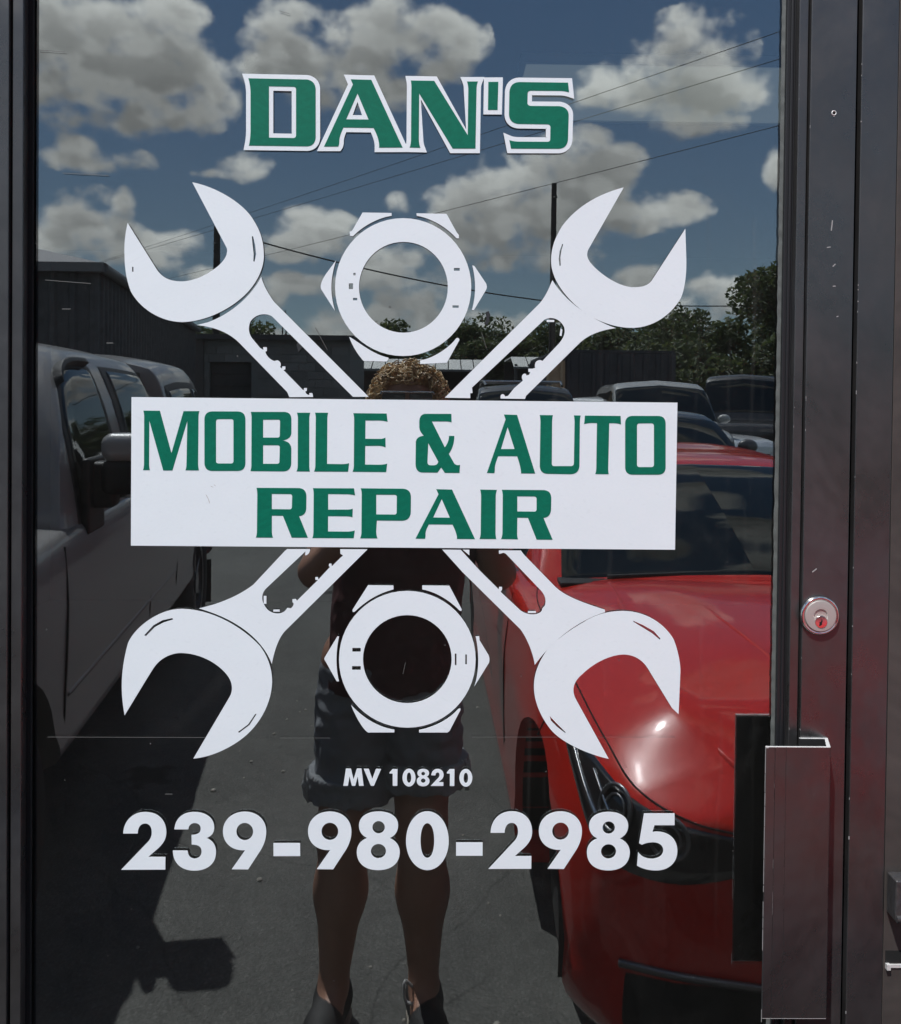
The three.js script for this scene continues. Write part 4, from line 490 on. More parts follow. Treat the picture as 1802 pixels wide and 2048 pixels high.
// ---------------------------------------------------------------- the red car, nose towards the door
{
  const car = thing('red_car', 'glossy red low car parked nose to the door, dark narrow headlight and creased hood', 'car', [1.195, 0, 0.82]);
  car.rotation.y = -0.022;
  const red = phy({ color: rgb(0.60, 0.020, 0.010), roughness: 0.30, specularIntensity: 0.35, clearcoat: 0.85, clearcoatRoughness: 0.05 });
  const S = (z, y0, ...p) => [z, [0, y0], ...p];
  const body = new Loft([
    S(0.00, 0.26, [0.45, 0.27], [0.52, 0.42], [0.52, 0.57], [0.52, 0.682], [0.49, 0.722], [0.32, 0.748], [0.18, 0.753], [0, 0.752]),
    S(0.05, 0.22, [0.62, 0.22], [0.70, 0.41], [0.70, 0.58], [0.690, 0.697], [0.660, 0.735], [0.48, 0.773], [0.22, 0.780], [0, 0.776]),
    S(0.15, 0.19, [0.76, 0.19], [0.825, 0.40], [0.825, 0.59], [0.795, 0.717], [0.752, 0.756], [0.55, 0.817], [0.25, 0.826], [0, 0.818]),
    S(0.32, 0.17, [0.85, 0.17], [0.895, 0.38], [0.890, 0.61], [0.842, 0.755], [0.790, 0.799], [0.61, 0.882], [0.29, 0.880], [0, 0.866]),
    S(0.60, 0.16, [0.88, 0.16], [0.920, 0.38], [0.920, 0.63], [0.868, 0.806], [0.812, 0.842], [0.61, 0.922], [0.315, 0.936], [0, 0.918]),
    S(0.95, 0.16, [0.885, 0.16], [0.925, 0.40], [0.925, 0.66], [0.880, 0.848], [0.825, 0.880], [0.59, 0.948], [0.35, 0.962], [0, 0.944]),
    S(1.30, 0.16, [0.88, 0.16], [0.922, 0.40], [0.920, 0.68], [0.884, 0.874], [0.825, 0.904], [0.56, 0.962], [0.38, 0.972], [0, 0.955]),
    S(1.52, 0.16, [0.88, 0.16], [0.920, 0.42], [0.925, 0.70], [0.890, 0.895], [0.800, 0.920], [0.62, 0.942], [0.38, 0.948], [0, 0.945]),
    S(2.40, 0.17, [0.88, 0.17], [0.920, 0.42], [0.935, 0.72], [0.900, 0.920], [0.800, 0.945], [0.50, 0.950], [0.25, 0.950], [0, 0.950]),
    S(3.50, 0.17, [0.88, 0.17], [0.920, 0.42], [0.940, 0.75], [0.900, 0.950], [0.800, 0.970], [0.50, 0.980], [0.25, 0.980], [0, 0.980]),
    S(4.40, 0.22, [0.82, 0.22], [0.880, 0.42], [0.880, 0.75], [0.830, 0.960], [0.750, 0.985], [0.50, 1.000], [0.25, 1.000], [0, 1.000]),
    S(4.75, 0.30, [0.70, 0.30], [0.760, 0.45], [0.760, 0.75], [0.720, 0.950], [0.650, 0.980], [0.45, 0.990], [0.25, 0.990], [0, 0.990]),
  ], 0.42);
  const well = (z, r) => [-1, 1].map((s) => new THREE.CylinderGeometry(r, r, 0.42, 40).rotateZ(Math.PI / 2).translate(s * 0.80, 0.335, z));
  part('body', carve(body.solid(8, 6), [...well(0.67, 0.372), ...well(3.62, 0.375)]), red, car);
  for (const z of [0.67, 3.62]) for (const s of [-1, 1]) {
    part('wheel_well', new THREE.CylinderGeometry(0.371, 0.371, 0.40, 40, 1, true, -0.25, Math.PI + 0.5).rotateZ(Math.PI / 2).translate(s * 0.70, 0.336, z), std({ color: rgb(0.008, 0.008, 0.008), roughness: 0.95, side: THREE.DoubleSide }), car);
    wheel(car, s * (z < 2 ? 0.715 : 0.79), 0.335, z, 0.335, 0.225, s, C, 9);
  }
  const cab = new Loft([
    [1.42, [0.83, 0.90], [0.81, 0.905], [0.78, 0.915], [0.45, 0.935], [0, 0.945]],
    [1.85, [0.85, 0.91], [0.775, 1.045], [0.705, 1.105], [0.42, 1.135], [0, 1.145]],
    [2.32, [0.87, 0.92], [0.765, 1.140], [0.665, 1.265], [0.40, 1.302], [0, 1.312]],
    [2.85, [0.88, 0.93], [0.760, 1.170], [0.650, 1.300], [0.40, 1.338], [0, 1.348]],
    [3.50, [0.88, 0.95], [0.760, 1.170], [0.640, 1.290], [0.40, 1.330], [0, 1.340]],
    [4.32, [0.80, 0.97], [0.750, 0.990], [0.660, 1.020], [0.40, 1.040], [0, 1.045]],
  ], 0.7);
  part('roof', cab.solid(7, 5), red, car);
  const ws = [];
  for (const s of [-1, 1]) ws.push(cab.patch([[0.16, 2.15], [1.0, 2.12], [1.94, 2.12]], [[0.13, 3.999], [1.0, 3.999], [1.96, 3.999]], s, 0.005, 30, 12));
  part('windscreen', ws, C.glass, car);
  for (const s of [-1, 1]) {
    part('side_window', cab.patch([[0.75, 0.25], [2, 0.2], [3.6, 0.3]], [[0.95, 1.2], [2, 1.72], [3.5, 1.65]], s, 0.005, 30, 8), C.glass, car);
    part('headlight', body.patch([[3.72, 3.98], [2.9, 3.50], [2.0, 3.05], [1.0, 3.10], [0.3, 3.55], [0.02, 4.0]], [[3.72, 4.10], [2.9, 4.45], [2.0, 4.72], [1.0, 4.72], [0.3, 4.62], [0.02, 4.45]], s, 0.006, 36, 8), C.lamp, car, s < 0 ? 'dark swept headlight nearest the person' : undefined);
    { // projector bowls and a bright trim strip behind the smoked lens
      for (const [a, b, r] of [[2.05, 3.95, 0.048], [1.15, 3.95, 0.042]]) { const p = body.at(a, b, s).addScaledVector(body.normal(a, b, s), 0.004), q = new THREE.Quaternion().setFromUnitVectors(V(0, 0, 1), body.normal(a, b, s)); part('lamp_bowl', [new THREE.TorusGeometry(r, 0.005, 8, 36).applyQuaternion(q).translate(p.x, p.y, p.z), new THREE.TorusGeometry(r * 0.6, 0.003, 8, 30).applyQuaternion(q).translate(p.x, p.y, p.z)], C.rim, car); }
    }
    part('lamp_reflector', body.line([[3.2, 3.98], [2.6, 3.72], [2.1, 3.5]], s, 0.008, 0.006), C.chrome, car);
    part('lamp_reflector', body.line([[2.7, 4.15], [2.2, 3.9], [1.8, 3.55], [1.75, 3.35]], s, 0.008, 0.004), C.chrome, car);
    part('hood_seam', body.line([[0.3, 4.75], [1, 4.9], [2, 4.98], [3, 5.0], [4, 5.0], [5, 5.0], [6, 5.0], [6.9, 5.0]], s, 0.0, 0.0022, 90), C.well, car);
    part('hood_crease', body.line([[0.6, 6.0], [2, 6.0], [4, 6.0], [6.2, 6.0]], s, -0.0075, 0.013, 60), red, car);
    part('hood_crease', body.line([[0.8, 7.0], [2, 7.0], [4, 7.0], [6.2, 7.0]], s, -0.0085, 0.013, 60), red, car);
    part('fender_seam', body.line([[3.75, 4.06], [3.95, 3.9], [4.05, 3.6], [4.12, 3.3]], s, 0.0, 0.003), C.well, car);
    part('door_seam', body.line([[6.9, 4.0], [6.75, 3], [6.8, 2], [6.9, 1.2]], s, 0.0, 0.003), C.well, car);
    part('intake', body.patch([[1.9, 1.25], [1.0, 1.2], [0.02, 1.15]], [[1.7, 1.95], [0.9, 2.02], [0.02, 1.98]], s, 0.004, 20, 6), C.trim, car);
    part('intake_lip', body.line([[1.72, 2.0], [0.9, 2.05], [0.05, 2.0]], s, 0.006, 0.009), C.rim, car);
    const mir = part('side_mirror', new THREE.SphereGeometry(1, 28, 18).scale(0.105, 0.072, 0.075).translate(s * 1.02, 1.02, 1.78), red, car);
    part('mirror_arm', [rbox(0.16, 0.03, 0.06, s * 0.93, 0.958, 1.80, 0.012)], C.trim, mir);
    part('mirror_glass', rbox(0.15, 0.09, 0.006, s * 1.02, 1.02, 1.845, 0.003), C.chrome, mir);
  }
  part('grille', [rbox(0.98, 0.16, 0.02, 0, 0.56, -0.004, 0.008), ...[0.51, 0.54, 0.57, 0.60].map((y) => rbox(0.96, 0.008, 0.012, 0, y, -0.014, 0.003))], C.trim, car);
  part('lower_grille', [rbox(0.86, 0.13, 0.02, 0, 0.345, -0.002, 0.008)], C.trim, car);
  part('wiper', [rod([-0.55, 0.955, 1.47], [0.02, 0.972, 1.50], 0.008), rod([0.05, 0.955, 1.47], [0.58, 0.965, 1.50], 0.008)], C.trim, car);
  part('cowl', [rbox(1.46, 0.02, 0.12, 0, 0.938, 1.46, 0.008)], C.trim, car);
}

// ---------------------------------------------------------------- the grey pickup with a bed cap
{
  const tr = thing('pickup_truck', 'grey pickup truck with a bed cap and a door mirror, shaded side facing the person', 'pickup truck', [-1.925, 0, 0.204]);
  tr.rotation.y = -0.125;
  const grey = phy({ color: rgb(0.25, 0.24, 0.235), roughness: 0.42, clearcoat: 0.7, clearcoatRoughness: 0.08 });
  const S = (z, ...p) => [z, [0, p[0][1]], ...p];
  const body = new Loft([
    S(0.25, [0.80, 0.50], [0.84, 0.62], [0.86, 0.85], [0.84, 1.00], [0.70, 1.04], [0, 1.06]),
    S(0.35, [0.90, 0.48], [0.94, 0.62], [0.95, 0.88], [0.92, 1.06], [0.78, 1.10], [0, 1.12]),
    S(0.90, [0.92, 0.47], [0.97, 0.62], [0.975, 0.92], [0.945, 1.10], [0.82, 1.13], [0, 1.16]),
    S(1.55, [0.92, 0.46], [0.97, 0.62], [0.98, 0.95], [0.955, 1.14], [0.85, 1.17], [0, 1.20]),
    S(2.50, [0.92, 0.46], [0.97, 0.62], [0.985, 0.95], [0.96, 1.16], [0.85, 1.17], [0, 1.18]),
    S(3.66, [0.92, 0.46], [0.97, 0.62], [0.985, 0.95], [0.96, 1.17], [0.85, 1.18], [0, 1.18]),
    S(5.50, [0.92, 0.50], [0.97, 0.64], [0.985, 0.95], [0.96, 1.17], [0.85, 1.18], [0, 1.18]),
    S(5.66, [0.88, 0.54], [0.93, 0.66], [0.94, 0.95], [0.92, 1.15], [0.80, 1.17], [0, 1.17]),
  ], 0.6);
  const well = (z) => [-1, 1].map((s) => new THREE.CylinderGeometry(0.45, 0.45, 0.42, 40).rotateZ(Math.PI / 2).translate(s * 0.86, 0.40, z));
  part('body', carve(body.solid(7, 5), [...well(0.98), ...well(4.55)]), grey, tr);
  for (const z of [0.98, 4.55]) for (const s of [-1, 1]) wheel(tr, s * 0.83, 0.39, z, 0.39, 0.26, s, C, 6);
  part('underbody', [rbox(1.5, 0.25, 5.1, 0, 0.42, 2.95, 0.03)], C.well, tr);
  const cab = new Loft([
    [1.58, [0.945, 1.11], [0.925, 1.125], [0.90, 1.15], [0.45, 1.20], [0, 1.21]],
    [1.76, [0.95, 1.12], [0.890, 1.42], [0.83, 1.50], [0.45, 1.56], [0, 1.58]],
    [1.98, [0.955, 1.13], [0.850, 1.55], [0.755, 1.725], [0.42, 1.79], [0, 1.80]],
    [2.50, [0.955, 1.13], [0.840, 1.57], [0.735, 1.765], [0.42, 1.83], [0, 1.84]],
    [3.40, [0.955, 1.13], [0.840, 1.57], [0.735, 1.760], [0.42, 1.825], [0, 1.835]],
    [3.62, [0.95, 1.13], [0.835, 1.55], [0.725, 1.725], [0.42, 1.79], [0, 1.80]],
  ], 0.6);
  part('cab', cab.solid(6, 5), grey, tr);
  const cap = new Loft([
    [3.70, [0.95, 1.15], [0.875, 1.55], [0.79, 1.735], [0.45, 1.80], [0, 1.81]],
    [4.40, [0.95, 1.15], [0.875, 1.58], [0.79, 1.775], [0.45, 1.84], [0, 1.85]],
    [5.15, [0.95, 1.15], [0.870, 1.55], [0.78, 1.740], [0.45, 1.81], [0, 1.82]],
    [5.62, [0.93, 1.15], [0.860, 1.30], [0.76, 1.480], [0.45, 1.56], [0, 1.57]],
  ], 0.6);
  part('bed_cap', cap.solid(6, 5), grey, tr, 'fibreglass cap over the truck bed');
  part('cab_gap', [rbox(1.74, 0.3, 0.09, 0, 1.27, 3.66, 0.01), rbox(1.5, 0.34, 0.09, 0, 1.55, 3.66, 0.01)], C.well, tr);
  part('windscreen', [-1, 1].map((s) => cab.patch([[0.18, 2.1], [1, 2.1], [1.9, 2.1]], [[0.16, 3.999], [1, 3.999], [1.92, 3.999]], s, 0.006, 20, 8)), C.glass, tr);
  for (const s of [-1, 1]) {
    part('window_frame', cab.patch([[0.85, 0.06], [2.2, 0.03], [3.02, 0.03]], [[1.15, 1.2], [2.2, 1.84], [3.0, 1.84]], s, 0.004, 30, 8), C.trim, tr);
    part('window', cab.patch([[1.12, 0.12], [2.2, 0.1], [2.92, 0.1]], [[1.40, 1.22], [2.2, 1.70], [2.90, 1.70]], s, 0.010, 30, 8), C.glass, tr, s > 0 ? 'front door window mirroring clouds' : undefined);
    part('window_visor', cab.patch([[1.75, 1.50], [2.2, 1.62], [2.9, 1.64]], [[1.80, 1.66], [2.2, 1.80], [2.86, 1.80]], s, 0.030, 24, 5), C.trim, tr);
    part('window_frame', cab.patch([[3.16, 0.04], [3.6, 0.04], [4.55, 0.04]], [[3.18, 1.82], [3.6, 1.82], [4.3, 1.80]], s, 0.004, 30, 8), C.trim, tr);
    part('window', cab.patch([[3.26, 0.1], [3.6, 0.1], [4.42, 0.1]], [[3.27, 1.70], [3.6, 1.70], [4.22, 1.68]], s, 0.010, 30, 8), C.glass, tr, s > 0 ? 'rear door window mirroring clouds' : undefined);
    part('cap_window_frame', cap.patch([[0.22, 0.35], [1, 0.35], [2.35, 0.4]], [[0.25, 1.5], [1, 1.52], [2.1, 1.5]], s, 0.006, 30, 6), C.trim, tr);
    part('cap_window', cap.patch([[0.30, 0.45], [0.8, 0.45], [1.42, 0.45]], [[0.33, 1.32], [0.8, 1.32], [1.42, 1.32]], s, 0.013, 20, 6), C.glass, tr);
    part('cap_window', cap.patch([[1.48, 0.45], [1.9, 0.46], [2.2, 0.48]], [[1.48, 1.32], [1.9, 1.32], [2.02, 1.30]], s, 0.013, 20, 6), C.glass, tr);
    part('door_seam', [body.line([[2.95, 3.9], [2.9, 3], [2.9, 2], [3.0, 1.1]], s, 0, 0.005), body.line([[4.3, 4.0], [4.3, 2], [4.3, 1.1]], s, 0, 0.004), body.line([[4.92, 4.0], [4.92, 2], [4.92, 1.1]], s, 0, 0.005)], C.well, tr);
    part('side_molding', body.line([[2.95, 2.15], [4, 2.15], [4.9, 2.15]], s, -0.006, 0.012), grey, tr);
    for (const q of [2.72, 3.42]) part('door_handle', rbox(0.03, 0.035, 0.16, s * 0.985, 1.02, q, 0.01), grey, tr);
    const m = part('door_mirror', [rbox(0.165, 0.10, 0.13, s * 1.075, 1.415, 1.86, 0.04, 5)], phy({ color: rgb(0.42, 0.41, 0.40), roughness: 0.4, clearcoat: 0.8, clearcoatRoughness: 0.06 }), tr, s > 0 ? 'big door mirror with grey cap and black lower half' : undefined);
    part('lower_housing', [rbox(0.158, 0.12, 0.125, s * 1.073, 1.312, 1.862, 0.03, 4)], C.trim, m);
    part('mirror_arm', [rbox(0.11, 0.16, 0.10, s * 0.985, 1.285, 1.87, 0.02), rbox(0.03, 0.26, 0.22, s * 0.955, 1.25, 1.88, 0.012)], C.trim, m);
    part('mirror_glass', [rbox(0.15, 0.21, 0.006, s * 1.085, 1.335, 1.927, 0.003)], C.chrome, m);
    part('headlight', [rbox(0.26, 0.2, 0.06, s * 0.72, 0.86, 0.27, 0.02)], C.lamp, tr); part('tail_light', [rbox(0.12, 0.36, 0.08, s * 0.88, 0.95, 5.64, 0.02)], std({ color: rgb(0.25, 0.01, 0.01), roughness: 0.2 }), tr);
    part('mud_flap', [rbox(0.28, 0.3, 0.012, s * 0.83, 0.30, 5.05, 0.004)], C.tyre, tr);
  }
  part('grille', [rbox(1.2, 0.28, 0.06, 0, 0.85, 0.25, 0.02)], C.trim, tr); part('bumper', [rbox(1.9, 0.2, 0.18, 0, 0.56, 0.24, 0.04)], C.chrome, tr); part('rear_bumper', [rbox(1.85, 0.18, 0.16, 0, 0.52, 5.72, 0.03)], C.chrome, tr);
}

// ---------------------------------------------------------------- across the yard: buildings
function ribbed(a, b, y0, y1, pitch = 0.22, depth = 0.03) {          // corrugated sheet from a to b (x, z)
  const d = V(b[0] - a[0], 0, b[1] - a[1]), L = d.length(), n = Math.max(2, Math.round(L / pitch)), pos = [], idx = []; d.normalize();
  const nx = d.z, nz = -d.x, prof = [[0, 0], [0.55, 0], [0.66, 1], [0.89, 1], [1, 0]];
  let q = 0;
  for (let k = 0; k < n; k++) for (const [f, h] of prof) { const s = (k + f) / n * L, x = a[0] + d.x * s + nx * h * depth, z = a[1] + d.z * s + nz * h * depth; pos.push(x, y0, z, x, y1, z); if (q) idx.push(q - 2, q, q - 1, q, q + 1, q - 1); q += 2; }
  return creased(meshOf(pos, idx), 10);
}
const grime = (r, g, b) => tex(256, 256, (u, v) => { const k = 1 + 0.10 * tile(u, v, 5, 2) + 0.08 * tile(u, v, 22, 7) - 0.12 * smooth(0.2, 0.8, tile(u, v * 0.2, 16, 5)); return [r * k, g * k, b * k]; });
{
  const w = thing('warehouse', 'dark corrugated metal warehouse on the left, its eave falling away from the door', 'warehouse', [0, 0, 0]);
  const m = std({ map: grime(0.34, 0.34, 0.35), roughness: 0.7, metalness: 0.2, side: THREE.DoubleSide });
  part('front_wall', metres(ribbed([-14, 9.0], [-3.78, 9.0], 0, 2.98)), m, w); part('side_wall', metres(ribbed([-3.78, 9.0], [-5.2, 18.1], 0, 2.98)), m, w);
  part('back_wall', [box(8.8, 2.98, 0.1, -9.6, 1.49, 18.1)], m, w);
  const rf = part('roof', [meshOf([-14, 3.02, 8.9, -3.66, 3.02, 8.9, -5.08, 3.02, 18.2, -14, 3.02, 18.2, -14, 3.9, 13.5, -6.4, 3.9, 13.5], [0, 1, 5, 0, 5, 4, 1, 2, 5, 2, 3, 4, 2, 4, 5]).toNonIndexed()], std({ color: rgb(0.10, 0.10, 0.105), roughness: 0.5, metalness: 0.4, side: THREE.DoubleSide }), w);
  part('gutter', [span(-14, -3.68, 2.93, 3.03, 8.86, 8.98), rod([-3.7, 2.98, 8.93], [-5.14, 2.98, 18.2], 0.06)], std({ color: rgb(0.16, 0.16, 0.165), roughness: 0.5 }), rf);
}
{
  const b = thing('block_building', 'low block building with a dark roll-up door, in shade beyond the truck', 'building', [-4.2, 0, 21]);
  const m = std({ color: rgb(0.17, 0.18, 0.18), roughness: 0.85 }), rnd = rng(9);
  const tones = [0.15, 0.17, 0.19, 0.21].map((k) => std({ color: rgb(k, k * 1.02, k * 1.02), roughness: 0.85 }));
  const wl = part('wall', [span(-1.85, -1.42, 0, 2.95, 0, 4), span(-0.4, 2.0, 0, 2.95, 0, 4), span(-1.42, -0.4, 2.42, 2.95, 0, 4), span(-1.42, -0.4, 0, 2.42, 1.5, 1.6)], m, b);
  const bg = [0, 1, 2, 3].map(() => new RoundedBoxGeometry(0.385, 0.185, 0.02, 1, 0.006));
  for (let r = 0; r < 15; r++) for (let c = 0; c < 10; c++) {
    const x = -1.65 + c * 0.4 - (r % 2) * 0.2, y = 0.1 + r * 0.2;
    if (x > -1.62 && x < -0.2 && y < 2.5) continue; if (x > 1.85 || y > 2.9) continue;
    const k = part('block', bg[0], tones[Math.floor(rnd() * 4)], wl); k.position.set(x, y, -0.008);
  }
  part('roof', [span(-1.95, 2.1, 2.95, 3.07, -0.25, 4.1)], std({ color: rgb(0.06, 0.06, 0.065), roughness: 0.8 }), b);
  const d = part('roll_up_door', [span(-1.42, -0.4, 0, 2.42, 0.14, 0.16)], std({ color: rgb(0.045, 0.045, 0.048), roughness: 0.7 }), b);
  for (let k = 0; k < 8; k++) part('slat', rbox(1.0, 0.28, 0.02, -0.91, 0.16 + k * 0.3, 0.13, 0.006), d.material, d);
  part('pilaster', [span(-1.98, -1.55, 0, 2.95, -0.1, 0.1)], std({ color: rgb(0.09, 0.085, 0.085), roughness: 0.85 }), b);
}
function carport(name, label, x0, x1, z, h) {
  const t = thing(name, label, 'carport', [(x0 + x1) / 2, 0, z]), w = x1 - x0, n = Math.round(w / 0.45);
  const m = std({ color: rgb(0.62, 0.62, 0.59), roughness: 0.6 });
  const rf = part('roof', [box(w, 0.06, 3.0, 0, h - 0.03, 2.9)], m, t);
  for (let k = 0; k < n; k++) part('roof_panel', rbox(w / n - 0.03, 0.03, 1.5, 0, 0, 0, 0.01, 1).rotateX(-0.27).translate(-w / 2 + (k + 0.5) * w / n, h - 0.20, 0.70), m, rf);
  part('fascia', [box(w, 0.07, 0.03, 0, h - 0.43, -0.03)], std({ color: rgb(0.2, 0.2, 0.2), roughness: 0.7 }), t);
  for (const x of [-w / 2 + 0.1, 0, w / 2 - 0.1]) part('post', [box(0.1, h - 0.3, 0.1, x, (h - 0.3) / 2, 0.1)], std({ color: rgb(0.1, 0.1, 0.1), roughness: 0.6 }), t);
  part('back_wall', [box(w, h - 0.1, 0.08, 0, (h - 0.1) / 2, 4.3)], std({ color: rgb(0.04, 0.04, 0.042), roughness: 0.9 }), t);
}
carport('carport', 'long open carport with a pale ribbed roof edge, behind the person', -3.7, 1.6, 29.9, 2.95);
carport('carport', 'short open carport with a pale roof edge, beside the right utility pole', 2.5, 3.6, 29.9, 3.07);
{
  const c = thing('shipping_container', 'dark ribbed shipping container standing behind the parked cars', 'container', [3.9, 0, 19]);
  const m = std({ map: grime(0.22, 0.23, 0.26), roughness: 0.7, side: THREE.DoubleSide });
  part('front_panel', metres(ribbed([-1.28, 0], [1.28, 0], 0.12, 2.62, 0.28, 0.04)), m, c); part('side_panel', metres(ribbed([-1.3, 6], [-1.3, 0], 0.12, 2.62, 0.28, 0.04)), m, c); part('side_panel', metres(ribbed([1.3, 0], [1.3, 6], 0.12, 2.62, 0.28, 0.04)), m, c);
  part('roof', [box(2.6, 0.06, 6, 0, 2.66, 3)], m, c); part('floor_frame', [box(2.6, 0.12, 6, 0, 0.06, 3)], m, c);
  for (const x of [-1.27, 1.27]) part('corner_post', [box(0.1, 2.64, 0.1, x, 1.32, -0.02)], m, c);
}
{
  const c = thing('plywood_panel', 'upright tan plywood panel leaning beside the dark container', 'panel', [2.5, 0, 18.5]);
  part('board', [rbox(0.4, 2.4, 0.03, 0, 1.22, 0, 0.004)], std({ color: rgb(0.40, 0.27, 0.17), roughness: 0.8 }), c); part('batten', [box(0.05, 2.4, 0.04, 0.12, 1.22, -0.03), box(0.05, 2.4, 0.04, -0.17, 1.22, -0.03)], std({ color: rgb(0.5, 0.37, 0.24), roughness: 0.8 }), c);
}

// ---------------------------------------------------------------- poles and wires
const wood = std({ color: rgb(0.045, 0.040, 0.037), roughness: 0.9 });
function pole(x, z, h, r, label) {
  const p = thing('utility_pole', label, 'utility pole', [x, 0, z], 'utility poles across the yard');
  part('post', [rod([0, 0, 0], [0.02, h, 0], r, r * 0.72, 14)], wood, p);
  part('bracket', [rod([-0.02, h - 0.5, -r], [0.1, h - 0.5, -r - 0.08], 0.03)], C.trim, p);
  return p;
}
pole(-6.22, 24, 6.25, 0.12, 'shorter dark utility pole behind the block building, on the left');
pole(3.70, 29, 8.75, 0.12, 'tall bare utility pole behind the parked cars, right of centre');
function wire(label, pts, r) { const t = new THREE.Mesh(tube(pts, r, 60, 5), std({ color: rgb(0.01, 0.01, 0.011), roughness: 0.7 })); t.name = numbered('overhead_wire'); t.userData = { label, category: 'wire' }; t.castShadow = true; scene.add(t); }
const sag = (a, b, s) => [0, 0.25, 0.5, 0.75, 1].map((t) => V(mix(a[0], b[0], t), mix(a[1], b[1], t) - s * 4 * t * (1 - t), mix(a[2], b[2], t)));
wire('highest of three parallel overhead wires crossing the sky', sag([20, 9.4, 1], [-30, 9.0, 63], 0.25), 0.008);
wire('middle one of three parallel overhead wires crossing the sky', sag([20, 9.1, 3], [-30, 8.4, 60], 0.25), 0.008);
wire('lowest of three parallel overhead wires crossing the sky', sag([20, 8.3, 5], [-26, 7.8, 61], 0.25), 0.009);
wire('twisted service cable running from the short pole to the tall pole', sag([-6.2, 6.15, 23.9], [3.7, 4.80, 28.9], 0.22), 0.022);
wire('service cable leaving the tall pole towards the right', sag([3.7, 4.80, 28.9], [14, 4.95, 29.5], 0.12), 0.02);
{
  const t = thing('antenna_mast', 'thin lattice antenna mast rising above the block building roof', 'antenna', [-7.1, 0, 40]);
  part('lattice', [rod([-0.25, 0, 0], [-0.05, 5.4, 0], 0.03), rod([0.25, 0, 0], [0.05, 5.4, 0], 0.03), ...[1, 2, 3, 4, 5].map((k) => rod([-0.27 + k * 0.04, k, 0], [0.2 - k * 0.03, k + 0.5, 0], 0.02))], C.trim, t);
}

// ---------------------------------------------------------------- trees
const leafMats = [[0.080, 0.108, 0.034], [0.115, 0.140, 0.042], [0.060, 0.082, 0.030]].map((c) => phy({ color: rgb(...c), roughness: 0.95, transmission: 0.4, thickness: 0, side: THREE.DoubleSide }));
function tree(x, z, h, r, seed, label, low = 0.25, leaf = 0.10, n = 7000, hue = 0) {
  const t = thing('tree', label, 'tree', [x, 0, z], 'trees behind the yard'), rnd = rng(seed);
  const limbs = [rod([0, 0, 0], [0.1, h * 0.55, 0], h * 0.028, h * 0.016)], clumps = [];
  for (let k = 0; k < 16; k++) {
    const a = rnd() * 6.28, q = Math.sqrt(rnd()) * r * 0.8, y = h * mix(low, 0.9, rnd()), f = Math.sin(Math.PI * clamp((y / h - low * 0.6) / (1.02 - low * 0.6))) * 0.55 + 0.45;
    const c = V(Math.cos(a) * q * f, y, Math.sin(a) * q * f); clumps.push([c, r * (0.26 + rnd() * 0.26)]);
    if (k % 2) limbs.push(rod([0.06, h * (0.25 + rnd() * 0.25), 0], c, h * 0.012, h * 0.004, 6));
  }
  part('trunk', limbs, wood, t);
  const P = [[], [], []];
  for (let i = 0; i < n; i++) {
    const [c, s] = clumps[Math.floor(rnd() * clumps.length)], d = V(rnd() - 0.5, rnd() - 0.5, rnd() - 0.5).normalize().multiplyScalar(s * Math.pow(rnd(), 0.4)); d.y *= 0.75;
    const p = c.clone().add(d), u = V(rnd() - 0.5, (rnd() - 0.5) * 0.7, rnd() - 0.5).normalize().multiplyScalar(leaf * (0.6 + rnd() * 0.7)), w = V(rnd() - 0.5, rnd() - 0.5, rnd() - 0.5).cross(u).normalize().multiplyScalar(leaf * (0.3 + rnd() * 0.3));
    const A = P[Math.floor(rnd() * 3)], a = p.clone().sub(u), b = p.clone().add(w), e = p.clone().add(u), f = p.clone().sub(w);
    A.push(...a.toArray(), ...b.toArray(), ...e.toArray(), ...a.toArray(), ...e.toArray(), ...f.toArray());
  }
  P.forEach((pos, k) => part('crown', meshOf(pos, pos.map((_, i) => i).slice(0, pos.length / 3)), leafMats[(k + hue) % 3], t));
}
tree(-2.6, 42, 5.2, 2.0, 1, 'small dark tree above the carport roof, left of the person', 0.4, 0.15, 5460);
tree(0.6, 45, 5.6, 3.4, 2, 'wide low dark tree above the long carport roof', 0.4, 0.15, 10140);
tree(3.0, 46, 5.4, 2.6, 3, 'dark tree seen left of the tall utility pole', 0.4, 0.15, 10140);
tree(5.6, 44, 5.2, 2.8, 4, 'dark tree seen right of the tall utility pole', 0.4, 0.15, 10140);
tree(8.0, 37, 4.8, 2.8, 5, 'spreading tree behind the dark container', 0.3, 0.15, 10140);
tree(8.4, 30, 4.4, 2.4, 6, 'mid green tree between the container and the tallest tree', 0.1, 0.12, 11700, 1);
tree(12.0, 29, 6.2, 2.5, 7, 'tallest green tree, at the right edge of the reflected view', 0.1, 0.12, 16380, 1);
tree(7.2, 25, 3.3, 1.9, 8, 'bushy low tree behind the white car', 0.05, 0.12, 10140, 1);
tree(10.2, 23, 3.6, 2.0, 9, 'yellow green bushy tree right of the dark tall vehicle', 0.05, 0.12, 10140, 1);
tree(14.5, 34, 6.0, 3.4, 10, 'big tree standing to the right of the tallest tree', 0.15, 0.15, 10140, 1);
tree(-11, 46, 5.5, 3.0, 11, 'tree behind the block building', 0.3, 0.15, 6240);
tree(12.5, 44, 6.3, 3.4, 12, 'tree far back between the container and the tallest tree', 0.15, 0.15, 10140);

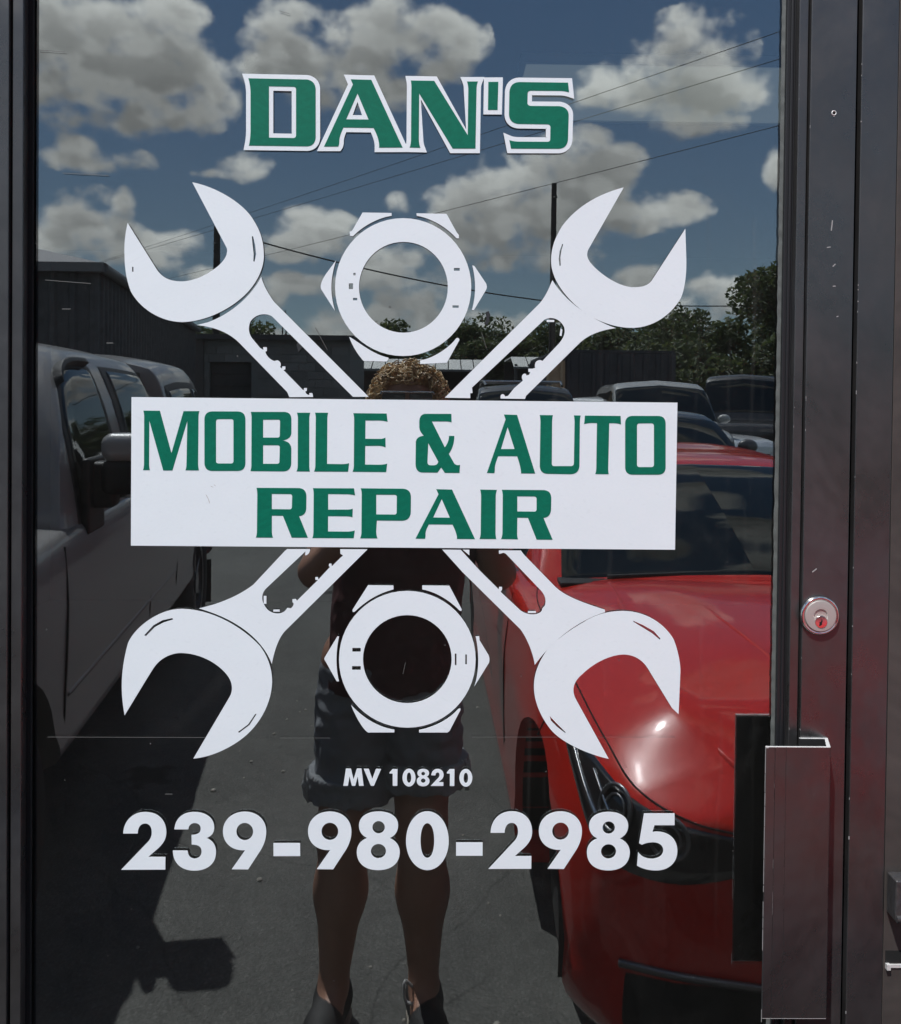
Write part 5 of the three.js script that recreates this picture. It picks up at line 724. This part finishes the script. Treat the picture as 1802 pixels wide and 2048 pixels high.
// ---------------------------------------------------------------- cars parked further back
function parkedCar(name, label, category, [x, z], turn, dims, col, opt = {}) {
  const { W = 0.9, H = 1.75, L = 4.6, hood = 1.0, belt = 1.0, hoodL = 1.1, ws = 0.75, rear = 0.15 } = dims;
  const t = thing(name, label, category, [x, 0, z]); t.rotation.y = turn;
  const p = paint(...col, 0.4), S = (zz, w, y0, y) => [zz, [0, y0], [W * w * 0.92, y0], [W * w, y0 + 0.2], [W * w, y * 0.72], [W * w * 0.95, y * 0.95], [W * w * 0.8, y], [0, y + 0.02]];
  const body = new Loft([S(0, 0.80, 0.35, hood * 0.78), S(0.12, 0.94, 0.25, hood * 0.90), S(0.5, 1, 0.2, hood * 0.97), S(hoodL, 1, 0.2, hood), S(hoodL + 0.9, 1, 0.2, belt), S(L * 0.75, 1, 0.2, belt), S(L - 0.1, 0.96, 0.3, belt), S(L, 0.9, 0.36, belt * 0.97)], 0.6);
  part('body', carve(body.solid(4, 4), [0.85, L - 0.95].flatMap((q) => [-1, 1].map((s) => new THREE.CylinderGeometry(0.38, 0.38, 0.4, 28).rotateZ(Math.PI / 2).translate(s * W * 0.88, 0.34, q)))), p, t);
  const c = new Loft([
    [hoodL - 0.05, [W * 0.9, belt - 0.06], [W * 0.88, belt - 0.05], [W * 0.84, hood], [0, hood + 0.02]],
    [hoodL + ws, [W * 0.95, belt - 0.04], [W * 0.84, H - 0.18], [W * 0.74, H - 0.06], [0, H]],
    [hoodL + ws + 0.9, [W * 0.96, belt - 0.04], [W * 0.84, H - 0.15], [W * 0.74, H - 0.02], [0, H + 0.03]],
    [L - rear - 0.35, [W * 0.95, belt - 0.04], [W * 0.83, H - 0.20], [W * 0.72, H - 0.06], [0, H - 0.02]],
    [L - rear, [W * 0.92, belt - 0.04], [W * 0.88, belt + 0.02], [W * 0.8, belt + 0.05], [0, belt + 0.07]]], 0.6);
  part('roof', c.solid(5, 4), p, t);
  part('windscreen', [-1, 1].map((s) => c.patch([[0.18, 1.2], [0.6, 1.25], [0.93, 1.3]], [[0.16, 2.999], [0.6, 2.999], [0.94, 2.999]], s, 0.006, 14, 6)), C.glass, t);
  part('rear_window', [-1, 1].map((s) => c.patch([[3.1, 1.25], [3.4, 1.2], [3.8, 1.15]], [[3.1, 2.999], [3.4, 2.999], [3.8, 2.999]], s, 0.006, 14, 6)), C.glass, t);
  for (const s of [-1, 1]) {
    part('side_window', c.patch([[0.55, 0.12], [1.5, 0.1], [3.2, 0.12]], [[0.85, 0.92], [1.5, 1.1], [3.05, 0.95]], s, 0.006, 20, 6), C.glass, t);
    for (const q of [0.85, L - 0.95]) wheel(t, s * W * 0.88, 0.34, q, 0.34, 0.21, s, C, 7);
    part('headlight', body.patch([[2.2, 3.3], [1, 3.1], [0.3, 3.0]], [[2.0, 3.9], [1, 4.1], [0.3, 4.2]], s, 0.006, 12, 4), opt.bright ? C.plate : C.lamp, t);
    part('mirror', new THREE.SphereGeometry(1, 16, 12).scale(0.11, 0.08, 0.07).translate(s * (W + 0.1), belt + 0.1, hoodL + 0.45), p, t);
    part('tail_light', body.patch([[6.1, 3.1], [6.6, 3.1], [6.98, 3.1]], [[6.1, 4.1], [6.6, 4.1], [6.98, 4.1]], s, 0.006, 8, 4), std({ color: rgb(0.2, 0.01, 0.01), roughness: 0.25 }), t);
    if (opt.rack) part('roof_rail', [tube([[s * W * 0.68, H + 0.03, hoodL + ws + 0.2], [s * W * 0.70, H + 0.09, hoodL + ws + 0.5], [s * W * 0.70, H + 0.09, L - rear - 0.8], [s * W * 0.68, H, L - rear - 0.4]], 0.022, 20)], C.chrome, t);
  }
  if (opt.rack) part('cross_bar', [rod([-W * 0.72, H + 0.1, hoodL + ws + 0.55], [W * 0.72, H + 0.1, hoodL + ws + 0.55], 0.025), rod([-W * 0.72, H + 0.1, L - rear - 0.9], [W * 0.72, H + 0.1, L - rear - 0.9], 0.025)], C.chrome, t);
  part('grille', [rbox(W * 1.0, 0.16, 0.03, 0, hood * 0.6, -0.005, 0.01)], C.trim, t);
  if (opt.plate) part('number_plate', [rbox(0.3, 0.15, 0.012, 0, 0.5, -0.016, 0.003)], C.plate, t);
  return t;
}
parkedCar('parked_suv', 'black tall car with a roof rack parked facing the door, before the container', 'car', [1.40, 12.0], 0.0, { W: 0.93, H: 1.78, L: 4.7, hood: 1.08, belt: 1.12 }, [0.012, 0.013, 0.015], { rack: true });
parkedCar('parked_van', 'dark van with a pale grey roof parked behind the red car', 'van', [3.75, 13.0], 0.05, { W: 0.95, H: 1.88, L: 4.8, hood: 1.15, belt: 1.18, hoodL: 1.0 }, [0.42, 0.42, 0.40]);
parkedCar('parked_hatchback', 'dark grey hatchback parked straight behind the red car', 'car', [2.40, 7.2], -0.04, { W: 0.92, H: 1.46, L: 4.2, hood: 0.98, belt: 1.0 }, [0.05, 0.052, 0.055], { plate: true });
parkedCar('parked_crossover', 'white crossover with dark windows, rightmost of the cars behind the red car', 'car', [5.35, 14.2], -0.7, { W: 0.92, H: 1.62, L: 4.4, hood: 1.0, belt: 1.05 }, [0.72, 0.73, 0.74], { bright: true });
parkedCar('parked_suv', 'tall black off-road vehicle standing before the green trees', 'car', [6.2, 17.5], 0.35, { W: 0.97, H: 2.12, L: 4.9, hood: 1.2, belt: 1.25, ws: 0.5 }, [0.012, 0.012, 0.013]);

// ---------------------------------------------------------------- the person with the phone
function blob(fn, lo, hi, cell) {                                     // surface nets: one smooth mesh where fn = 0
  const n = [0, 1, 2].map((k) => Math.ceil((hi[k] - lo[k]) / cell) + 1), [X, Y, Z] = n, f = new Float32Array(X * Y * Z), at = (i, j, k) => (k * Y + j) * X + i;
  for (let k = 0; k < Z; k++) for (let j = 0; j < Y; j++) for (let i = 0; i < X; i++) f[at(i, j, k)] = fn(lo[0] + i * cell, lo[1] + j * cell, lo[2] + k * cell);
  const id = new Int32Array(X * Y * Z).fill(-1), pos = [], nor = [], idx = [], E = 0.25 * cell;
  for (let k = 0; k < Z - 1; k++) for (let j = 0; j < Y - 1; j++) for (let i = 0; i < X - 1; i++) {
    let c = 0, sx = 0, sy = 0, sz = 0, q = 0; const v = [];
    for (let o = 0; o < 8; o++) { v[o] = f[at(i + (o & 1), j + (o >> 1 & 1), k + (o >> 2))]; if (v[o] < 0) c++; }
    if (!c || c === 8) continue;
    for (let o = 0; o < 8; o++) for (const b of [1, 2, 4]) if (!(o & b) && (v[o] < 0) !== (v[o | b] < 0)) {
      const t = v[o] / (v[o] - v[o | b]); sx += (o & 1) + (b === 1 ? t : 0); sy += (o >> 1 & 1) + (b === 2 ? t : 0); sz += (o >> 2) + (b === 4 ? t : 0); q++;
    }
    const x = lo[0] + (i + sx / q) * cell, y = lo[1] + (j + sy / q) * cell, z = lo[2] + (k + sz / q) * cell;
    id[at(i, j, k)] = pos.length / 3; pos.push(x, y, z);
    const g = V(fn(x + E, y, z) - fn(x - E, y, z), fn(x, y + E, z) - fn(x, y - E, z), fn(x, y, z + E) - fn(x, y, z - E)).normalize(); nor.push(g.x, g.y, g.z);
  }
  const S = [[1, 0, 0], [0, 1, 0], [0, 0, 1]];
  for (let k = 1; k < Z - 1; k++) for (let j = 1; j < Y - 1; j++) for (let i = 1; i < X - 1; i++) for (let d = 0; d < 3; d++) {
    const a = f[at(i, j, k)] < 0, b = f[at(i + S[d][0], j + S[d][1], k + S[d][2])] < 0; if (a === b) continue;
    const u = S[(d + 1) % 3], w = S[(d + 2) % 3], g = (p, q) => id[at(i - u[0] * p - w[0] * q, j - u[1] * p - w[1] * q, k - u[2] * p - w[2] * q)];
    const A = g(1, 1), B = g(0, 1), C2 = g(0, 0), D = g(1, 0); if (Math.min(A, B, C2, D) < 0) continue;
    if (a) idx.push(A, B, C2, A, C2, D); else idx.push(A, C2, B, A, D, C2);
  }
  const geo = new THREE.BufferGeometry(); geo.setAttribute('position', new THREE.Float32BufferAttribute(pos, 3)); geo.setAttribute('normal', new THREE.Float32BufferAttribute(nor, 3)); geo.setIndex(idx);
  geo.setAttribute('uv', new THREE.Float32BufferAttribute(new Float32Array(pos.length / 3 * 2), 2)); return geo;
}
const smin = (a, b, k) => { const h = Math.max(k - Math.abs(a - b), 0) / k; return Math.min(a, b) - h * h * k * 0.25; };
function bone(x, y, z, [ax, ay, az], [bx, by, bz], ra, rb, flat = 1) { // distance to a tapered capsule, flattened front to back
  const pz = (z - az) / flat, dx = bx - ax, dy = by - ay, dz = (bz - az) / flat, px = x - ax, py = y - ay, t = clamp((px * dx + py * dy + pz * dz) / (dx * dx + dy * dy + dz * dz));
  return Math.hypot(px - dx * t, py - dy * t, pz - dz * t) - mix(ra, rb, t);
}
const egg = (x, y, z, [cx, cy, cz], [rx, ry, rz]) => { const k = Math.hypot((x - cx) / rx, (y - cy) / ry, (z - cz) / rz); return (k - 1) * Math.min(rx, ry, rz); };
{
  const P = thing('person', 'person in dark red shirt and denim shorts, curly fair hair, holding up a phone', 'person', [-0.13, 0, 1.275]);
  const G = (g) => {                                                  // to the figure's own origin, a stride nearer the door, legs lengthened to the ground
    const p = g.attributes.position, s = 0.945;
    for (let i = 0; i < p.count; i++) { const x = p.getX(i), y = p.getY(i), z = p.getZ(i); p.setXYZ(i, x * s + 0.13, y > 0.5 ? 1.6 - (1.6 - y) * s : y * 1.121, z - 0.125 * smooth(1.02, 1.30, z) - 1.275); }
    return g;
  };
  const skin = phy({ color: rgb(0.40, 0.215, 0.15), roughness: 0.5 });
  const sh = { l: [-0.245, 1.345, 1.405], r: [0.075, 1.345, 1.405] }, el = { l: [-0.305, 1.165, 1.25], r: [0.150, 1.165, 1.25] }, wr = { l: [-0.105, 1.385, 1.085], r: [0.100, 1.385, 1.085] };
  const hip = { l: [-0.205, 0.90, 1.405], r: [-0.045, 0.90, 1.405] }, kn = { l: [-0.245, 0.455, 1.385], r: [-0.038, 0.46, 1.385] }, an = { l: [-0.272, 0.085, 1.42], r: [-0.028, 0.085, 1.42] };
  const torso = (x, y, z) => { let d = bone(x, y, z, [-0.125, 0.93, 1.405], [-0.105, 1.10, 1.405], 0.155, 0.135, 0.72); d = smin(d, bone(x, y, z, [-0.105, 1.10, 1.405], [-0.087, 1.27, 1.40], 0.135, 0.150, 0.72), 0.06); return smin(d, bone(x, y, z, [-0.235, 1.34, 1.405], [0.065, 1.34, 1.405], 0.055, 0.055, 0.9), 0.08); };
  const body = (x, y, z) => {
    let d = torso(x, y, z);
    d = smin(d, bone(x, y, z, [-0.086, 1.36, 1.40], [-0.083, 1.49, 1.385], 0.055, 0.050), 0.04);
    for (const s of ['l', 'r']) {
      let a = bone(x, y, z, sh[s], el[s], 0.050, 0.040); a = smin(a, bone(x, y, z, el[s], wr[s], 0.041, 0.027), 0.02); d = smin(d, a, 0.03);
      let l = bone(x, y, z, hip[s], kn[s], 0.104, 0.066); l = smin(l, bone(x, y, z, kn[s], [mix(kn[s][0], an[s][0], 0.35), 0.31, 1.425], 0.062, 0.066), 0.03);
      l = smin(l, bone(x, y, z, [mix(kn[s][0], an[s][0], 0.35), 0.31, 1.425], an[s], 0.065, 0.036), 0.04);
      l = smin(l, bone(x, y, z, an[s], [an[s][0], 0.045, 1.30], 0.036, 0.034), 0.03); d = Math.min(d, l);
    }
    return d;
  };
  const H = [-0.082, 1.572, 1.375];
  const head = (x, y, z) => {
    let d = egg(x, y, z, [H[0], H[1] + 0.012, H[2] + 0.01], [0.073, 0.088, 0.092]);
    d = smin(d, egg(x, y, z, [H[0], H[1] - 0.065, H[2] - 0.028], [0.052, 0.058, 0.055]), 0.03);
    d = smin(d, bone(x, y, z, [H[0], H[1] - 0.01, H[2] - 0.082], [H[0], H[1] - 0.045, H[2] - 0.102], 0.008, 0.013), 0.015);
    d = smin(d, egg(x, y, z, [H[0], H[1] - 0.073, H[2] - 0.080], [0.024, 0.008, 0.010]), 0.008);
    for (const s of [-1, 1]) { d = smin(d, egg(x, y, z, [H[0] + s * 0.076, H[1] - 0.02, H[2] + 0.015], [0.010, 0.032, 0.020]), 0.008); d = Math.max(d, -egg(x, y, z, [H[0] + s * 0.032, H[1] + 0.008, H[2] - 0.092], [0.018, 0.012, 0.014])); d = Math.min(d, egg(x, y, z, [H[0] + s * 0.031, H[1] + 0.006, H[2] - 0.070], [0.013, 0.012, 0.012])); }
    return smin(d, bone(x, y, z, [H[0], 1.44, 1.39], [H[0], 1.52, 1.385], 0.051, 0.049), 0.02);
  };
  const hand = (sx) => (x, y, z) => {
    x *= sx; const w = [-0.103, 1.385, 1.085];
    let d = bone(x, y, z, w, [-0.082, 1.425, 1.040], 0.026, 0.026, 0.9); d = smin(d, bone(x, y, z, [-0.080, 1.425, 1.035], [-0.066, 1.470, 1.008], 0.024, 0.021), 0.02);
    [[0.000, 0.066], [0.019, 0.072], [0.038, 0.070], [0.057, 0.058]].forEach(([o, len], i) => {
      const y0 = 1.440 + o, k = [-0.060, y0, 0.998], m = [-0.047, y0 + 0.004, 0.969], t = [-0.047 + len * 0.55, y0 + 0.008, 0.9675];
      let g = bone(x, y, z, [-0.072, 1.437 + o * 0.8, 1.022], k, 0.0105, 0.0095); g = smin(g, bone(x, y, z, k, m, 0.0095, 0.0085), 0.004); g = smin(g, bone(x, y, z, m, t, 0.0085, 0.0072), 0.004);
      d = smin(d, g, 0.006);
    });
    let th = bone(x, y, z, [-0.082, 1.428, 1.046], [-0.058, 1.470, 1.020], 0.013, 0.0105); th = smin(th, bone(x, y, z, [-0.058, 1.470, 1.020], [-0.030, 1.496, 1.0015], 0.0105, 0.0085), 0.005);
    return smin(d, th, 0.007);
  };
  part('body', [blob(body, [-0.42, 0.0, 1.02], [0.24, 1.53, 1.58], 0.012), blob(head, [-0.19, 1.43, 1.25], [0.03, 1.70, 1.50], 0.005), blob(hand(1), [-0.15, 1.34, 0.945], [0.0, 1.54, 1.13], 0.004), blob(hand(-1), [0.0, 1.34, 0.945], [0.15, 1.54, 1.13], 0.004)].map(G), skin, P);
  const wrinkle = (x, y, z, f, a) => a * (n3(x * f, y * f * 1.6, z * f) + 0.5 * n3(x * f * 2.3, y * f * 1.2, z * f * 2.3));
  const shirt = (x, y, z) => {
    let d = torso(x, y, z) - 0.016; d = smin(d, bone(x, y, z, [-0.125, 0.84, 1.405], [-0.105, 1.10, 1.405], 0.185, 0.150, 0.76), 0.05);
    for (const s of ['l', 'r']) d = smin(d, bone(x, y, z, sh[s], sh[s].map((v, i) => mix(v, el[s][i], 0.8)), 0.062, 0.060), 0.03);
    d += wrinkle(x, y, z, 11, 0.006);
    d = Math.max(d, 0.845 - y + 0.01 * n3(x * 9, 1, z * 9)); for (const s of ['l', 'r']) { const a = sh[s], b = el[s], L = Math.hypot(b[0] - a[0], b[1] - a[1], b[2] - a[2]), t = ((x - a[0]) * (b[0] - a[0]) + (y - a[1]) * (b[1] - a[1]) + (z - a[2]) * (b[2] - a[2])) / L; if (Math.abs(x + 0.09) > 0.19) d = Math.max(d, t - 0.165); }
    d = Math.max(d, y - 1.415 + 0.55 * Math.max(0, 1.38 - z));
    return Math.max(d, -(torso(x, y, z) + 0.004));
  };
  part('shirt', G(blob(shirt, [-0.42, 0.80, 1.10], [0.26, 1.45, 1.62], 0.010)), std({ color: rgb(0.065, 0.012, 0.014), roughness: 0.85 }), P, 'dark red short sleeved shirt');
  const denim = std({ color: rgb(0.20, 0.21, 0.23), roughness: 0.9 });
  const shorts = (x, y, z) => {
    let d = bone(x, y, z, [-0.125, 0.87, 1.405], [-0.12, 0.97, 1.405], 0.172, 0.160, 0.78);
    const leg = (s, hem) => { let l = bone(x, y, z, [hip[s][0], 0.86, 1.405], [mix(hip[s][0], kn[s][0], 0.75) + (s === 'l' ? 0.010 : 0.004), hem - 0.05, 1.395], 0.112, 0.103, 0.95); return Math.max(l, hem - y + 0.004 * n3(x * 30, y * 10, z * 30)); };
    d = Math.min(smin(d, leg('l', 0.565), 0.015), smin(d, leg('r', 0.60), 0.015));
    return Math.max(d + wrinkle(x, y, z, 13, 0.007), y - 1.0);
  };
  const sg = part('shorts', G(blob(shorts, [-0.42, 0.54, 1.22], [0.18, 1.03, 1.60], 0.010)), denim, P, 'rolled denim shorts');
  for (const [s, y] of [['l', 0.585], ['r', 0.62]]) {
    const cx = mix(hip[s][0], kn[s][0], 0.66) + (s === 'l' ? 0.010 : 0.004), cuff = (x, yy, z) => { const r = Math.hypot(x - cx, (z - 1.397) / 0.95); return Math.max(Math.abs(r - 0.107) - 0.009, Math.abs(yy - y) - 0.030) - 0.004 + wrinkle(x, yy, z, 22, 0.004); };
    part('cuff', G(blob(cuff, [cx - 0.15, y - 0.05, 1.25], [cx + 0.15, y + 0.05, 1.55], 0.008)), std({ color: rgb(0.24, 0.25, 0.265), roughness: 0.9 }), sg);
    const k = [], rnd = rng(s === 'l' ? 5 : 6), ox = s === 'l' ? cx - 0.118 : cx + 0.116;
    for (let i = 0; i < 8; i++) k.push(tube([[ox, y + 0.02, 1.36], [ox - 0.01 + rnd() * 0.02, y + 0.03 * (rnd() - 0.5), 1.35], [ox + (rnd() - 0.5) * 0.025, y + (rnd() - 0.6) * 0.11, 1.355]], 0.0035, 8, 5));
    part('frayed_knot', k.map(G), std({ color: rgb(0.45, 0.46, 0.47), roughness: 0.9 }), sg);
  }
  const shoe = std({ color: rgb(0.02, 0.02, 0.021), roughness: 0.7 }), sole = std({ color: rgb(0.30, 0.27, 0.23), roughness: 0.8 });
  for (const s of ['l', 'r']) {
    const x0 = an[s][0], out = s === 'l' ? -0.03 : 0.03, f = (x, y, z) => { let d = bone(x, y, z, [x0, 0.06, 1.445], [x0 + out * 0.5, 0.045, 1.32], 0.046, 0.046); d = smin(d, bone(x, y, z, [x0 + out * 0.5, 0.045, 1.32], [x0 + out, 0.035, 1.225], 0.047, 0.036), 0.03); d = smin(d, bone(x, y, z, [x0, 0.06, 1.43], [x0, 0.075, 1.43], 0.044, 0.040), 0.03); return Math.max(d, 0.018 - y); };
    const m = part('shoe', G(blob(f, [x0 - 0.11, -0.01, 1.16], [x0 + 0.11, 0.19, 1.52], 0.007)), shoe, P, s === 'l' ? 'dark shoe on the left of the reflected view' : undefined);
    const ol = (x, y, z) => Math.max(Math.min(bone(x, 0, z, [x0, 0, 1.445], [x0 + out * 0.5, 0, 1.32], 0.049, 0.050), bone(x, 0, z, [x0 + out * 0.5, 0, 1.32], [x0 + out, 0, 1.225], 0.050, 0.040)), Math.abs(y - 0.011) - 0.011);
    part('sole', G(blob(ol, [x0 - 0.11, -0.012, 1.15], [x0 + 0.11, 0.04, 1.52], 0.006)), sole, m);
    if (s === 'r') part('lace', G(tube([[x0 - 0.03, 0.11, 1.385], [x0 - 0.05, 0.13, 1.37], [x0 - 0.045, 0.09, 1.36], [x0 - 0.02, 0.085, 1.36]], 0.004, 16, 5)), std({ color: rgb(0.5, 0.5, 0.5), roughness: 0.8 }), m);
  }
  { // curly hair: a cap and a few hundred curls
    const hm = std({ color: rgb(0.48, 0.29, 0.12), roughness: 0.55 }), rnd = rng(44);
    const capf = (x, y, z) => Math.max(egg(x, y, z, [H[0], H[1] + 0.020, H[2] + 0.018], [0.082, 0.088, 0.098]) + 0.006 * n3(x * 60, y * 60, z * 60), Math.min(1.63 - y - (z < H[2] - 0.04 ? 0 : 0.14), 0.06 - (z - H[2] + 0.05)));
    const h = part('hair', G(blob(capf, [-0.2, 1.44, 1.24], [0.04, 1.72, 1.52], 0.006)), hm, P, 'short curly fair hair');
    const cs = [], dk = [];
    for (let k = 0; k < 760; k++) {
      const th = rnd() * 6.2832, ph = Math.acos(1 - rnd() * 1.35), d = V(Math.sin(ph) * Math.cos(th), Math.cos(ph), Math.sin(ph) * Math.sin(th));
      const b = V(H[0] + d.x * 0.082, H[1] + 0.020 + d.y * 0.080, H[2] + 0.018 + d.z * 0.096); if (b.z < H[2] - 0.045 && b.y < 1.635) continue;
      const t = V(rnd() - 0.5, rnd() - 0.5, rnd() - 0.5).cross(d).normalize(), u = d.clone().cross(t), L = 0.010 + rnd() * 0.016, q = 0.008 + rnd() * 0.009;
      (rnd() < 0.3 ? dk : cs).push(tube([b, b.clone().addScaledVector(d, L * 0.6).addScaledVector(t, q), b.clone().addScaledVector(d, L).addScaledVector(u, q), b.clone().addScaledVector(d, L * 1.25).addScaledVector(t, -q * 0.8), b.clone().addScaledVector(d, L * 0.9 + 0.004).addScaledVector(u, -q)], 0.0013 + rnd() * 0.0012, 10, 4));
    }
    const c = part('curls', cs.map(G), std({ color: rgb(0.86, 0.62, 0.34), roughness: 0.5 }), h); c.userData.kind = 'stuff'; part('curls', dk.map(G), std({ color: rgb(0.36, 0.21, 0.09), roughness: 0.5 }), h).userData.kind = 'stuff';
  }
  const gl = part('sunglasses', [G(rbox(0.058, 0.042, 0.006, H[0] - 0.034, 1.588, 1.276, 0.012, 3).rotateX(0)), G(rbox(0.058, 0.042, 0.006, H[0] + 0.034, 1.588, 1.276, 0.012, 3))], C.lamp, P, 'dark sunglasses');
  part('frame', [G(rbox(0.132, 0.006, 0.010, H[0], 1.612, 1.278, 0.003)), ...[-1, 1].map((s) => G(rod([H[0] + s * 0.066, 1.610, 1.28], [H[0] + s * 0.078, 1.595, 1.385], 0.003)))], C.chrome, gl);
}
{
  const f = thing('phone', 'dark phone held upright in both hands, pointed at the door', 'phone', [0.0, 1.513, 0.983]);
  part('case', rbox(0.074, 0.150, 0.009, 0, 0, 0, 0.004, 3), C.trim, f); part('lens', [new THREE.CylinderGeometry(0.006, 0.006, 0.003, 20).rotateX(Math.PI / 2).translate(0.018, 0.060, -0.0055), new THREE.CylinderGeometry(0.006, 0.006, 0.003, 20).rotateX(Math.PI / 2).translate(0.018, 0.042, -0.0055)], C.glass, f);
  part('screen', rbox(0.069, 0.144, 0.001, 0, 0, 0.0048, 0.0004, 1), std({ color: rgb(0.02, 0.02, 0.022), roughness: 0.15 }), f);
}

renderer.setSize(901, 1024);
renderer.render(scene, camera);
